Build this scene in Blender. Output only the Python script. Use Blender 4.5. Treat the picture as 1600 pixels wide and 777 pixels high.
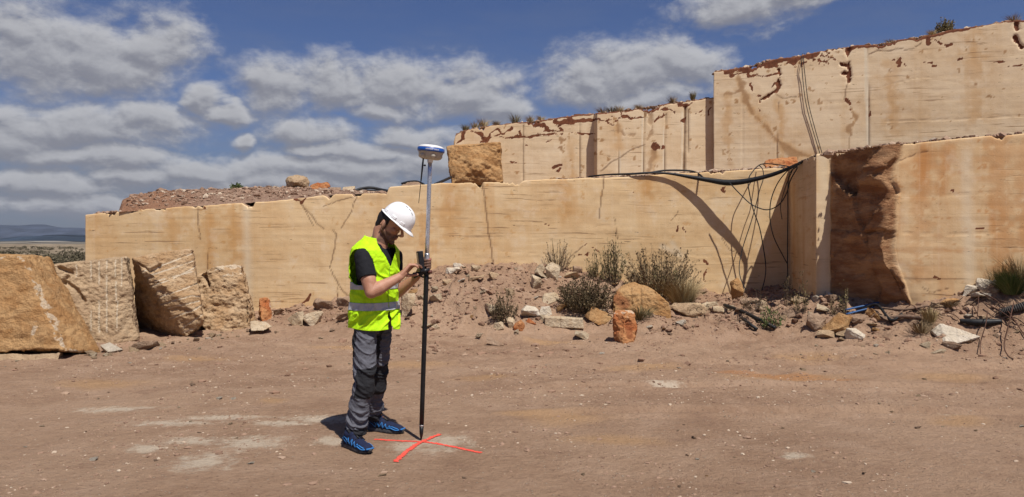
import bpy, bmesh, math, random
import numpy as np
from mathutils import Vector, Matrix

for _o in list(bpy.data.objects):
    bpy.data.objects.remove(_o, do_unlink=True)
S = bpy.context.scene
COL = S.collection
R = math.radians

# ------------------------------------------------------------------ camera
CAMZ = 1.41; HOR = 380.0; FPX = 1190.0
cd = bpy.data.cameras.new('camera'); cam = bpy.data.objects.new('camera', cd); COL.objects.link(cam)
cam.location = (0, 0, CAMZ); cam.rotation_euler = (R(90), 0, 0)
cd.sensor_width = 36.0; cd.lens = FPX / 1600.0 * 36.0
cd.shift_y = (HOR - 388.5) / 1600.0
cd.clip_start = 0.05; cd.clip_end = 30000
S.camera = cam
S.render.resolution_x = 1024; S.render.resolution_y = 497

# ------------------------------------------------------------------ light and exposure
SUN_EL = 61.0; SUN_AZ = 30.0            # azimuth measured from straight behind the camera towards the right
SUN_STRENGTH = 5.0; SKY_STRENGTH = 0.075; EXPOSURE = 0.12
S.view_settings.view_transform = 'Standard'; S.view_settings.look = 'None'
S.view_settings.exposure = EXPOSURE; S.view_settings.gamma = 1.0
S.view_settings.use_curve_mapping = False
to_sun = Vector((math.sin(R(SUN_AZ)) * math.cos(R(SUN_EL)), -math.cos(R(SUN_AZ)) * math.cos(R(SUN_EL)), math.sin(R(SUN_EL))))
sl = bpy.data.lights.new('sun', 'SUN'); sun = bpy.data.objects.new('sun', sl); COL.objects.link(sun)
sl.energy = SUN_STRENGTH; sl.angle = R(0.53); sl.color = (1.0, 0.955, 0.89)
sun.rotation_euler = (-to_sun).to_track_quat('-Z', 'Y').to_euler(); sun.location = (20, -30, 40)


class NT:
    """short-hand for building node trees"""
    def __init__(s, tree): s.t = tree; s.n = tree.nodes; s.l = tree.links
    def new(s, kind, **kw):
        n = s.n.new(kind)
        for k, v in kw.items(): setattr(n, k, v)
        return n
    def put(s, sock, v):
        if v is None: return
        if hasattr(v, 'is_output'): s.l.new(v, sock)
        elif isinstance(v, (tuple, list)) and len(v) == 3 and sock.type == 'RGBA': sock.default_value = (*v, 1)
        else: sock.default_value = v
    def math(s, op, a, b=None, c=None, clamp=False):
        n = s.new('ShaderNodeMath', operation=op, use_clamp=clamp)
        for i, v in enumerate((a, b, c)):
            if v is not None: s.put(n.inputs[i], v)
        return n.outputs[0]
    def vec(s, op, a, b=None):
        n = s.new('ShaderNodeVectorMath', operation=op)
        s.put(n.inputs[0], a)
        if b is not None: s.put(n.inputs[1], b)
        return n.outputs['Value'] if op in ('LENGTH', 'DOT_PRODUCT') else n.outputs[0]
    def ramp(s, x, lo, hi, a=0.0, b=1.0, smooth=True):
        n = s.new('ShaderNodeMapRange', interpolation_type='SMOOTHSTEP' if smooth else 'LINEAR')
        s.put(n.inputs[0], x); s.put(n.inputs[1], lo); s.put(n.inputs[2], hi); s.put(n.inputs[3], a); s.put(n.inputs[4], b)
        return n.outputs[0]
    def mix(s, f, a, b, blend='MIX'):
        n = s.new('ShaderNodeMix', data_type='RGBA', blend_type=blend)
        s.put(n.inputs[0], f); s.put(n.inputs[6], a); s.put(n.inputs[7], b)
        return n.outputs[2]
    def noise(s, v, scale=1.0, detail=4.0, rough=0.55, dist=0.0, color=False):
        n = s.new('ShaderNodeTexNoise')
        s.put(n.inputs['Vector'], v); s.put(n.inputs['Scale'], scale); s.put(n.inputs['Detail'], detail)
        s.put(n.inputs['Roughness'], rough); s.put(n.inputs['Distortion'], dist)
        return n.outputs[1] if color else n.outputs[0]
    def voro(s, v, scale, feature='F1', out=0, rnd=1.0):
        n = s.new('ShaderNodeTexVoronoi', feature=feature)
        s.put(n.inputs['Vector'], v); s.put(n.inputs['Scale'], scale); s.put(n.inputs['Randomness'], rnd)
        return n.outputs[out]
    def scale(s, v, k): return s.vec('MULTIPLY', v, k)
    def attr(s, name, color=False):
        n = s.new('ShaderNodeAttribute'); n.attribute_name = name
        return n.outputs['Color'] if color else n.outputs['Fac']
    def bump(s, h, strength=0.5, dist=0.02, normal=None):
        n = s.new('ShaderNodeBump'); s.put(n.inputs['Strength'], strength); s.put(n.inputs['Distance'], dist)
        s.put(n.inputs['Height'], h)
        if normal is not None: s.put(n.inputs['Normal'], normal)
        return n.outputs[0]
    def ellipses(s, v, items):
        """largest of (1 - normalised distance) over (cx, cy, rx, ry) ellipses; v is a vector socket"""
        out = None
        for cx, cy, rx, ry in items:
            d = s.vec('LENGTH', s.vec('MULTIPLY', s.vec('SUBTRACT', v, (cx, cy, 0)), (1 / rx, 1 / ry, 0)))
            d = s.math('SUBTRACT', 1.0, d)
            out = d if out is None else s.math('MAXIMUM', out, d)
        return out


# ------------------------------------------------------------------ world: sky with cumulus
def azel(px, py):
    az = math.atan((px - 800) / FPX)
    return az, math.atan((HOR - py) / FPX * math.cos(az))
def cl(px, py, rx, ry):
    a, e = azel(px, py)
    return (a, e, rx / FPX * math.cos(a) ** 2 * 1.0, ry / FPX * math.cos(a))
CLOUDS = [cl(*c) for c in [
    (60, 75, 175, 88), (175, 85, 130, 75), (255, 70, 80, 52), (20, 40, 130, 55),
    (110, 195, 210, 52), (30, 215, 150, 46), (235, 185, 95, 34), (205, 272, 75, 20), (60, 285, 200, 30), (330, 262, 190, 26), (150, 245, 200, 26),
    (430, 130, 75, 44), (530, 128, 105, 48), (630, 132, 110, 52), (720, 140, 110, 50), (600, 172, 70, 22), (780, 165, 70, 46),
    (310, 155, 48, 23), (345, 170, 60, 18), (480, 203, 72, 32), (386, 216, 24, 19), (640, 214, 78, 25), (560, 240, 130, 24),
    (540, 268, 230, 28), (690, 258, 150, 32), (430, 285, 220, 24), (150, 318, 260, 20), (520, 235, 80, 24),
    (925, 125, 92, 48), (985, 112, 115, 60), (1060, 92, 62, 40), (1010, 150, 90, 25),
    (1180, 2, 125, 34), (1250, -14, 90, 30), (1500, -120, 200, 50), (900, -190, 220, 60), (300, -220, 260, 60),
    (-300, 130, 220, 60), (2000, 100, 260, 70), (-900, 90, 300, 60)]]

W = bpy.data.worlds.new('World'); S.world = W; W.use_nodes = True
wt = NT(W.node_tree); wt.n.clear()
g = bpy.data.node_groups.new('cloud_density', 'ShaderNodeTree')
g.interface.new_socket('Vector', in_out='INPUT', socket_type='NodeSocketVector')
g.interface.new_socket('Density', in_out='OUTPUT', socket_type='NodeSocketFloat')
gt = NT(g); gi = gt.new('NodeGroupInput'); go = gt.new('NodeGroupOutput')
v = gi.outputs[0]
warp = gt.noise(gt.scale(v, (1.0, 1.7, 1)), 9.0, 4, 0.55, color=True)
warp = gt.vec('MULTIPLY', gt.vec('SUBTRACT', warp, (0.5, 0.5, 0.5)), (0.12, 0.06, 0))
vv = gt.vec('ADD', v, warp)
e = gt.ellipses(vv, CLOUDS)
n1 = gt.noise(gt.scale(v, (1.0, 1.7, 1)), 13.0, 10, 0.62, 0.25)
n2 = gt.noise(gt.scale(v, (1.0, 1.4, 1)), 42.0, 8, 0.68, 0.4)
d = gt.math('ADD', e, gt.math('MULTIPLY', gt.math('SUBTRACT', n1, 0.5), 1.5))
d = gt.math('ADD', d, gt.math('MULTIPLY', gt.math('SUBTRACT', n2, 0.5), 0.55))
gt.l.new(d, go.inputs[0])

tc = wt.new('ShaderNodeTexCoord'); sep = wt.new('ShaderNodeSeparateXYZ')
wt.l.new(wt.vec('NORMALIZE', tc.outputs['Generated']), sep.inputs[0])
az = wt.math('ARCTAN2', sep.outputs[0], sep.outputs[1]); el = wt.math('ARCSINE', sep.outputs[2])
def dens(shift_az, shift_el):
    cx = wt.new('ShaderNodeCombineXYZ')
    wt.put(cx.inputs[0], wt.math('ADD', az, shift_az)); wt.put(cx.inputs[1], wt.math('ADD', el, shift_el))
    n = wt.new('ShaderNodeGroup'); n.node_tree = g; wt.l.new(cx.outputs[0], n.inputs[0]); return n.outputs[0], cx.outputs[0]
d0, v0 = dens(0, 0); d1, _ = dens(0.003, 0.010)
sky = wt.new('ShaderNodeTexSky', sky_type='NISHITA'); sky.sun_disc = False
sky.sun_elevation = R(SUN_EL); sky.sun_rotation = R(180 - SUN_AZ); sky.altitude = 400; sky.air_density = 1.0; sky.dust_density = 0.6; sky.ozone_density = 2.5
alpha = wt.ramp(d0, -0.30, 0.55)
lit = wt.ramp(wt.math('SUBTRACT', d0, d1), -0.36, 0.46)
thick = wt.ramp(d0, 0.25, 1.0)
CB = 6.9
ccol = wt.mix(lit, (0.42 * CB, 0.425 * CB, 0.485 * CB), (0.97 * CB, 0.97 * CB, 1.0 * CB))
ccol = wt.mix(wt.math('MULTIPLY', thick, 0.35), ccol, (0.50 * CB, 0.50 * CB, 0.545 * CB))
# thin veil that thickens low over the land
veil = wt.noise(wt.scale(v0, (1.0, 4.5, 1)), 6.0, 6, 0.6)
veil = wt.math('MULTIPLY', wt.ramp(veil, 0.40, 0.70), wt.ramp(el, 0.0, 0.33, 0.75, 0.12))
skyc = wt.mix(1.0, sky.outputs[0], (0.50, 0.56, 0.80), 'MULTIPLY')
low = wt.ramp(el, 0.0, 0.2, 0.7, 0.0)
skyc = wt.mix(low, skyc, (0.24 * CB, 0.28 * CB, 0.36 * CB))
skyc = wt.mix(wt.math('MULTIPLY', veil, 0.65), skyc, (0.34 * CB, 0.375 * CB, 0.46 * CB))
fin = wt.mix(wt.math('MULTIPLY', alpha, 0.93), skyc, ccol)
bg = wt.new('ShaderNodeBackground'); wt.l.new(fin, bg.inputs[0]); bg.inputs[1].default_value = SKY_STRENGTH
wo = wt.new('ShaderNodeOutputWorld'); wt.l.new(bg.outputs[0], wo.inputs[0])

# ------------------------------------------------------------------ helpers
rng = np.random.default_rng(7)
random.seed(7)

def P(px, py, Y):
    return np.array([(px - 800) / FPX * Y, Y, CAMZ - (py - HOR) / FPX * Y])
def proj(co):
    y = np.maximum(co[:, 1], 0.1)
    return 800 + FPX * co[:, 0] / y, HOR - FPX * (co[:, 2] - CAMZ) / y

def _h(ix, iy, iz, seed):
    n = (ix * 374761393 + iy * 668265263 + iz * 2147483647 + seed * 974634777) & 0xFFFFFFFF
    n = ((n ^ (n >> 13)) * 1274126177) & 0xFFFFFFFF
    n = n ^ (n >> 16)
    return (n & 0xFFFFFF) / float(0xFFFFFF)
def vnoise(p, seed=0):
    """value noise, -1..1"""
    p = np.asarray(p, float); i = np.floor(p).astype(np.int64); f = p - i
    f = f * f * f * (f * (f * 6 - 15) + 10)
    out = 0
    for dx in (0, 1):
        wx = f[:, 0] if dx else 1 - f[:, 0]
        for dy in (0, 1):
            wy = f[:, 1] if dy else 1 - f[:, 1]
            for dz in (0, 1):
                wz = f[:, 2] if dz else 1 - f[:, 2]
                out = out + wx * wy * wz * _h(i[:, 0] + dx, i[:, 1] + dy, i[:, 2] + dz, seed)
    return out * 2 - 1
def fbm(p, octs=4, seed=0, gain=0.5):
    p = np.asarray(p, float); a = 1.0; s = 0; t = 0
    for o in range(octs):
        s = s + a * vnoise(p * (2.03 ** o) + 17.3 * o, seed + o); t += a; a *= gain
    return s / t
def sstep(x, a, b):
    t = np.clip((x - a) / (b - a), 0, 1); return t * t * (3 - 2 * t)

def mesh_np(name, verts, faces, mats=(), smooth=True, attrs=None, matidx=None):
    me = bpy.data.meshes.new(name)
    verts = np.asarray(verts, np.float32)
    if isinstance(faces, np.ndarray):
        k = faces.shape[1]
        me.vertices.add(len(verts)); me.vertices.foreach_set('co', verts.ravel())
        me.loops.add(faces.size); me.loops.foreach_set('vertex_index', faces.astype(np.int32).ravel())
        me.polygons.add(len(faces))
        me.polygons.foreach_set('loop_start', np.arange(0, faces.size, k, dtype=np.int32))
        me.update(calc_edges=True)
    else:
        me.from_pydata(verts.tolist(), [], faces); me.update()
    for m in mats: me.materials.append(m)
    me.polygons.foreach_set('use_smooth', np.full(len(me.polygons), smooth, dtype=bool))
    if matidx is not None: me.polygons.foreach_set('material_index', np.asarray(matidx, np.int32))
    if attrs:
        for k, a in attrs.items():
            at = me.attributes.new(k, 'FLOAT', 'POINT'); at.data.foreach_set('value', np.asarray(a, np.float32))
    me.validate()
    return me
def getco(me):
    c = np.empty(len(me.vertices) * 3, np.float32); me.vertices.foreach_get('co', c); return c.reshape(-1, 3).astype(float)
def getno(me):
    c = np.empty(len(me.vertices) * 3, np.float32); me.vertices.foreach_get('normal', c); return c.reshape(-1, 3).astype(float)
def setco(me, co):
    me.vertices.foreach_set('co', np.asarray(co, np.float32).ravel()); me.update()
def setattr_f(me, name, a):
    at = me.attributes.get(name) or me.attributes.new(name, 'FLOAT', 'POINT')
    at.data.foreach_set('value', np.asarray(a, np.float32))

def tag(o, label=None, cat=None, group=None, kind=None):
    if label: o['label'] = label
    if cat: o['category'] = cat
    if group: o['group'] = group
    if kind: o['kind'] = kind
    return o
def empty(name, loc, label, cat, group=None):
    o = bpy.data.objects.new(name, None); COL.objects.link(o); o.location = loc
    o.empty_display_size = 0.2
    return tag(o, label, cat, group)
def link(name, me, loc=None, parent=None):
    """world-space mesh -> object whose origin sits at loc (or at the parent's origin chain)"""
    base = np.zeros(3)
    if parent is not None:
        q = parent
        while q is not None: base += np.array(q.location); q = q.parent
    elif loc is not None: base = np.array(loc, float)
    setco(me, getco(me) - base)
    o = bpy.data.objects.new(name, me); COL.objects.link(o)
    if parent is not None: o.parent = parent
    else: o.location = base
    return o

def tube_np(pts, rad, sides=8, caps=True, vbase=0):
    pts = np.asarray(pts, float); n = len(pts)
    rad = np.full(n, rad, float) if np.isscalar(rad) else np.asarray(rad, float)
    tan = np.gradient(pts, axis=0); tan /= np.maximum(np.linalg.norm(tan, axis=1), 1e-9)[:, None]
    up = np.array([0, 0, 1.0]) if abs(tan[0, 2]) < 0.9 else np.array([1.0, 0, 0])
    u = np.cross(tan[0], up); u /= np.linalg.norm(u)
    V = []
    for i in range(n):
        u = u - tan[i] * np.dot(u, tan[i]); u /= max(np.linalg.norm(u), 1e-9)
        w = np.cross(tan[i], u)
        for k in range(sides):
            a = 2 * math.pi * k / sides
            V.append(pts[i] + rad[i] * (math.cos(a) * u + math.sin(a) * w))
    F = []
    for i in range(n - 1):
        for k in range(sides):
            a = i * sides + k; b = i * sides + (k + 1) % sides
            F.append([vbase + a, vbase + b, vbase + b + sides, vbase + a + sides])
    if caps:
        F.append([vbase + k for k in range(sides)][::-1]); F.append([vbase + (n - 1) * sides + k for k in range(sides)])
    return V, F
def spline(pts, n=40):
    """Catmull-Rom through pts"""
    p = np.asarray(pts, float)
    p = np.vstack([2 * p[0] - p[1], p, 2 * p[-1] - p[-2]])
    m = len(p) - 3; out = []
    for t in np.linspace(0, m - 1e-6, n):
        i = int(t); f = t - i
        a, b, c, d = p[i], p[i + 1], p[i + 2], p[i + 3]
        out.append(0.5 * ((2 * b) + (-a + c) * f + (2 * a - 5 * b + 4 * c - d) * f * f + (-a + 3 * b - 3 * c + d) * f ** 3))
    return np.array(out)
class MB:
    def __init__(s): s.v = []; s.f = []
    def add(s, V, F):
        b = len(s.v); s.v.extend([list(q) for q in V]); s.f.extend([[b + i for i in f] for f in F])
    def tube(s, pts, rad, sides=8, caps=True):
        V, F = tube_np(pts, rad, sides, caps); s.add(V, F)
    def box(s, c, sx, sy, sz, M=None):
        V = [Vector((x * sx / 2, y * sy / 2, z * sz / 2)) for x in (-1, 1) for y in (-1, 1) for z in (-1, 1)]
        if M is not None: V = [M @ q for q in V]
        V = [np.array(q) + np.array(c) for q in V]
        s.add(V, [[0, 1, 3, 2], [4, 6, 7, 5], [0, 4, 5, 1], [2, 3, 7, 6], [0, 2, 6, 4], [1, 5, 7, 3]])
    def mesh(s, name, mats, smooth=True):
        return mesh_np(name, np.array(s.v), s.f, mats, smooth)

def applied(me, mods):
    """mesh -> mesh with modifiers applied; mods = [(type, dict)]"""
    o = bpy.data.objects.new('tmp', me); COL.objects.link(o)
    for t, kw in mods:
        m = o.modifiers.new(t, t)
        for k, v in kw.items(): setattr(m, k, v)
    dg = bpy.context.evaluated_depsgraph_get(); dg.update()
    r = bpy.data.meshes.new_from_object(o.evaluated_get(dg))
    bpy.data.objects.remove(o, do_unlink=True)
    return r
def remesh(me, voxel, smooth=0, factor=0.5):
    mods = [('REMESH', dict(mode='VOXEL', voxel_size=voxel, adaptivity=0.0))]
    if smooth: mods.append(('SMOOTH', dict(iterations=smooth, factor=factor)))
    r = applied(me, mods)
    r.polygons.foreach_set('use_smooth', np.ones(len(r.polygons), dtype=bool))
    return r
def seg_dist(px, py, pts):
    """distance of points to a polyline"""
    best = np.full(px.shape, 1e9)
    for (x0, y0), (x1, y1) in zip(pts[:-1], pts[1:]):
        dx, dy = x1 - x0, y1 - y0; L = max(dx * dx + dy * dy, 1e-9)
        t = np.clip(((px - x0) * dx + (py - y0) * dy) / L, 0, 1)
        best = np.minimum(best, np.hypot(px - x0 - t * dx, py - y0 - t * dy))
    return best

# ------------------------------------------------------------------ materials
def mat(name, color=(0.5, 0.5, 0.5), rough=0.8, metal=0.0, spec=0.3):
    m = bpy.data.materials.new(name); m.use_nodes = True
    n = NT(m.node_tree); b = n.n['Principled BSDF']
    b.inputs['Base Color'].default_value = (*color, 1); b.inputs['Roughness'].default_value = rough
    b.inputs['Metallic'].default_value = metal; b.inputs['Specular IOR Level'].default_value = spec
    return m, n, b
def simple(name, color, rough=0.8, var=0.15, scale=30.0, bump=0.2, metal=0.0, spec=0.3, dist=0.002):
    m, n, b = mat(name, color, rough, metal, spec)
    pos = n.new('ShaderNodeTexCoord').outputs['Object']
    f = n.noise(pos, scale, 5, 0.6)
    lo = tuple(c * (1 - var) for c in color); hi = tuple(min(c * (1 + var), 1) for c in color)
    n.put(b.inputs['Base Color'], n.mix(n.ramp(f, 0.3, 0.7), lo, hi))
    n.put(b.inputs['Roughness'], n.ramp(f, 0.2, 0.8, max(rough - 0.1, 0.05), min(rough + 0.1, 1)))
    if bump: n.put(b.inputs['Normal'], n.bump(f, bump, dist))
    return m

def travertine(name, cream, pale, stain, stain_amt, line=(0.25, 0.14, 0.07)):
    m, n, b = mat(name, cream, 0.85, 0, 0.2)
    pos = n.new('ShaderNodeNewGeometry').outputs['Position']
    wob = n.noise(n.scale(pos, (0.5, 0.5, 0.5)), 1.0, 3, 0.5)
    sp = n.new('ShaderNodeSeparateXYZ'); n.l.new(pos, sp.inputs[0])
    cz = n.new('ShaderNodeCombineXYZ'); n.l.new(sp.outputs[0], cz.inputs[0]); n.l.new(sp.outputs[1], cz.inputs[1])
    n.put(cz.inputs[2], n.math('ADD', sp.outputs[2], n.math('MULTIPLY', wob, 0.10)))
    q = cz.outputs[0]
    band = n.noise(n.scale(q, (0.25, 0.25, 2.4)), 1.0, 6, 0.58)
    fine = n.noise(n.scale(q, (0.8, 0.8, 38.0)), 1.0, 5, 0.65)
    lines = n.noise(n.scale(q, (1.1, 1.1, 30.0)), 1.0, 3, 0.6, 0.3)
    pits = n.noise(n.scale(q, (5.0, 5.0, 26.0)), 1.0, 4, 0.65)
    blot = n.noise(n.scale(q, (0.7, 0.7, 0.9)), 1.0, 5, 0.6)
    drip = n.noise(n.scale(pos, (1.6, 1.6, 0.14)), 1.0, 5, 0.6, 0.4)
    saw = n.noise(n.scale(pos, (24.0, 24.0, 0.5)), 1.0, 3, 0.6)
    c = n.mix(n.ramp(band, 0.30, 0.70), tuple(0.75 * x + 0.25 * y for x, y in zip(cream, pale)), tuple(0.2 * x + 0.8 * y for x, y in zip(cream, pale)))
    c = n.mix(n.math('MULTIPLY', n.ramp(blot, 0.42, 0.72), 0.5), c, tuple(x * y for x, y in zip(cream, (0.86, 0.74, 0.60))))
    c = n.mix(n.math('MULTIPLY', n.ramp(fine, 0.44, 0.74), 0.16), c, tuple(x * y for x, y in zip(cream, (0.62, 0.56, 0.50))))
    st = n.math('ADD', n.math('MULTIPLY', n.ramp(drip, 0.52, 0.72), stain_amt), n.math('MULTIPLY', n.math('MULTIPLY', n.attr('stain'), n.ramp(blot, 0.25, 0.6, 0.45, 1.0)), 0.85), clamp=True)
    c = n.mix(st, c, stain)
    c = n.mix(n.math('MULTIPLY', n.ramp(saw, 0.50, 0.75), 0.10), c, (0.75, 0.66, 0.52))
    pat = n.ramp(n.noise(n.scale(q, (0.45, 0.45, 1.5)), 1.0, 3, 0.5), 0.42, 0.62)
    c = n.mix(n.math('MULTIPLY', n.ramp(lines, 0.615, 0.64), n.math('MULTIPLY', pat, 0.72)), c, line)
    c = n.mix(n.math('MULTIPLY', n.ramp(pits, 0.68, 0.71), 0.85), c, (0.10, 0.05, 0.025))
    wea = n.noise(pos, 2.6, 8, 0.68)
    c = n.mix(n.math('MULTIPLY', n.ramp(wea, 0.50, 0.72), 0.34), c, tuple(x * y for x, y in zip(cream, (0.74, 0.66, 0.58))))
    c = n.mix(n.math('MULTIPLY', n.ramp(wea, 0.48, 0.30), 0.30), c, (0.74, 0.63, 0.47))
    pores = n.noise(n.scale(pos, (1, 1, 1.6)), 34.0, 3, 0.6)
    c = n.mix(n.math('MULTIPLY', n.math('MULTIPLY', n.ramp(pores, 0.64, 0.70), n.ramp(wea, 0.42, 0.58)), 0.55), c, (0.24, 0.14, 0.075))
    c = n.mix(n.attr('pale'), c, (0.66, 0.57, 0.42))
    c = n.mix(n.attr('dark'), c, (0.11, 0.05, 0.025))
    c = n.mix(n.math('MULTIPLY', n.attr('brown'), n.ramp(wea, 0.25, 0.6, 0.95, 0.6)), c, (0.27, 0.145, 0.065))
    cn = n.noise(pos, 13.0, 8, 0.72)
    clay = n.mix(n.ramp(cn, 0.3, 0.7), (0.085, 0.028, 0.014), (0.20, 0.072, 0.033))
    ca = n.ramp(n.math('ADD', n.attr('clay'), n.math('MULTIPLY', n.math('SUBTRACT', cn, 0.5), 1.5)), 0.38, 0.55)
    c = n.mix(ca, c, clay)
    dn = n.noise(pos, 7.0, 6, 0.6)
    dirt = n.mix(n.ramp(dn, 0.3, 0.7), (0.24, 0.14, 0.085), (0.36, 0.24, 0.16))
    c = n.mix(n.ramp(n.math('ADD', n.attr('dirt'), n.math('MULTIPLY', n.math('SUBTRACT', dn, 0.5), 0.8)), 0.35, 0.65), c, dirt)
    br = n.noise(n.scale(q, (2.0, 2.0, 7.0)), 1.0, 6, 0.65)
    brc = n.mix(n.ramp(br, 0.35, 0.68), (0.25, 0.115, 0.052), (0.46, 0.27, 0.14))
    c = n.mix(n.attr('broken'), c, brc)
    n.put(b.inputs['Base Color'], c)
    hgt = n.math('ADD', n.math('MULTIPLY', fine, 0.2), n.math('ADD', n.math('MULTIPLY', n.ramp(pits, 0.68, 0.74), -0.9), n.math('MULTIPLY', n.noise(pos, 40.0, 4, 0.6), 0.35)))
    hgt = n.math('ADD', hgt, n.math('MULTIPLY', n.ramp(lines, 0.64, 0.70), -0.4))
    rough_h = n.noise(n.scale(pos, (1, 1, 2.2)), 9.0, 8, 0.7)
    nb = n.bump(hgt, 0.45, 0.012)
    n.put(b.inputs['Normal'], n.bump(n.math('MULTIPLY', rough_h, n.math('ADD', n.attr('broken'), n.math('MULTIPLY', n.attr('dirt'), 0.6))), 0.9, 0.09, nb))
    return m
M_TRAV = travertine('travertine', (0.60, 0.405, 0.205), (0.70, 0.525, 0.31), (0.52, 0.285, 0.105), 0.38)
M_TRAV_UP = travertine('travertine_pale', (0.61, 0.455, 0.28), (0.71, 0.57, 0.39), (0.50, 0.29, 0.12), 0.30)
M_TRAV_R = travertine('travertine_stained', (0.56, 0.37, 0.19), (0.66, 0.49, 0.29), (0.47, 0.225, 0.08), 0.55)

def rockmat(name, a, b_, c_, vein=0.35, bed=1.6):
    m, n, b = mat(name, a, 0.9, 0, 0.15)
    tc = n.new('ShaderNodeTexCoord').outputs['Object']
    rnd = n.new('ShaderNodeObjectInfo').outputs['Random']
    cx = n.new('ShaderNodeCombineXYZ'); n.put(cx.inputs[0], n.math('MULTIPLY', rnd, 40.0)); n.put(cx.inputs[1], n.math('MULTIPLY', rnd, 13.0))
    pos = n.vec('ADD', tc, cx.outputs[0])
    f = n.noise(n.scale(pos, (1, 1, bed)), 3.2, 8, 0.62, 0.4)
    h = n.noise(pos, 11.0, 7, 0.66)
    k = n.noise(n.scale(pos, (1, 1, bed)), 42.0, 5, 0.65)
    c = n.mix(n.ramp(f, 0.36, 0.64), a, b_)
    c = n.mix(n.math('MULTIPLY', n.ramp(h, 0.48, 0.70), vein), c, c_)
    c = n.mix(n.math('MULTIPLY', n.ramp(k, 0.50, 0.72), 0.35), c, tuple(x * 0.45 for x in a))
    c = n.mix(n.math('MULTIPLY', n.ramp(n.voro(pos, 60.0), 0.0, 0.28, 1, 0), 0.25), c, tuple(min(x * 1.6, 0.75) for x in b_))
    pa = n.ramp(n.math('ADD', n.attr('pale'), n.math('MULTIPLY', n.math('SUBTRACT', h, 0.5), 0.8)), 0.35, 0.6)
    c = n.mix(n.math('MULTIPLY', pa, n.ramp(k, 0.3, 0.6, 1.0, 0.45)), c, (0.60, 0.50, 0.37))
    c = n.mix(n.math('MULTIPLY', n.attr('mark'), 0.85), c, (0.62, 0.53, 0.40))
    c = n.mix(n.attr('clay'), c, (0.24, 0.075, 0.03))
    n.put(b.inputs['Base Color'], c)
    hh = n.math('ADD', n.math('MULTIPLY', h, 1.0), n.math('MULTIPLY', k, 0.35))
    n.put(b.inputs['Normal'], n.bump(hh, 1.0, 0.05))
    return m
M_RO = rockmat('rock_ochre', (0.36, 0.19, 0.075), (0.46, 0.28, 0.13), (0.22, 0.10, 0.04))
M_RP = rockmat('rock_pale', (0.46, 0.345, 0.22), (0.57, 0.46, 0.32), (0.42, 0.25, 0.12))
M_RW = rockmat('rock_white', (0.57, 0.485, 0.37), (0.65, 0.565, 0.45), (0.47, 0.35, 0.22))
M_RB = rockmat('rock_brown', (0.26, 0.165, 0.105), (0.36, 0.25, 0.17), (0.17, 0.09, 0.05))
M_RR = rockmat('rock_red', (0.40, 0.13, 0.045), (0.48, 0.235, 0.10), (0.26, 0.06, 0.025))
M_RG = rockmat('rock_tan', (0.37, 0.255, 0.155), (0.47, 0.34, 0.21), (0.27, 0.145, 0.07))
M_RT = rockmat('rock_warm', (0.40, 0.25, 0.13), (0.50, 0.355, 0.215), (0.27, 0.13, 0.055))
M_BLK = simple('black_rubber', (0.012, 0.012, 0.013), 0.55, 0.3, 20, 0.1)
M_RUST = simple('rusty_steel', (0.075, 0.035, 0.022), 0.85, 0.4, 60, 0.3)
M_WOOD = simple('weathered_wood', (0.17, 0.11, 0.075), 0.9, 0.3, 40, 0.4)
M_BLUE = simple('blue_plastic', (0.02, 0.075, 0.20), 0.45, 0.2, 20, 0.05)
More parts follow.
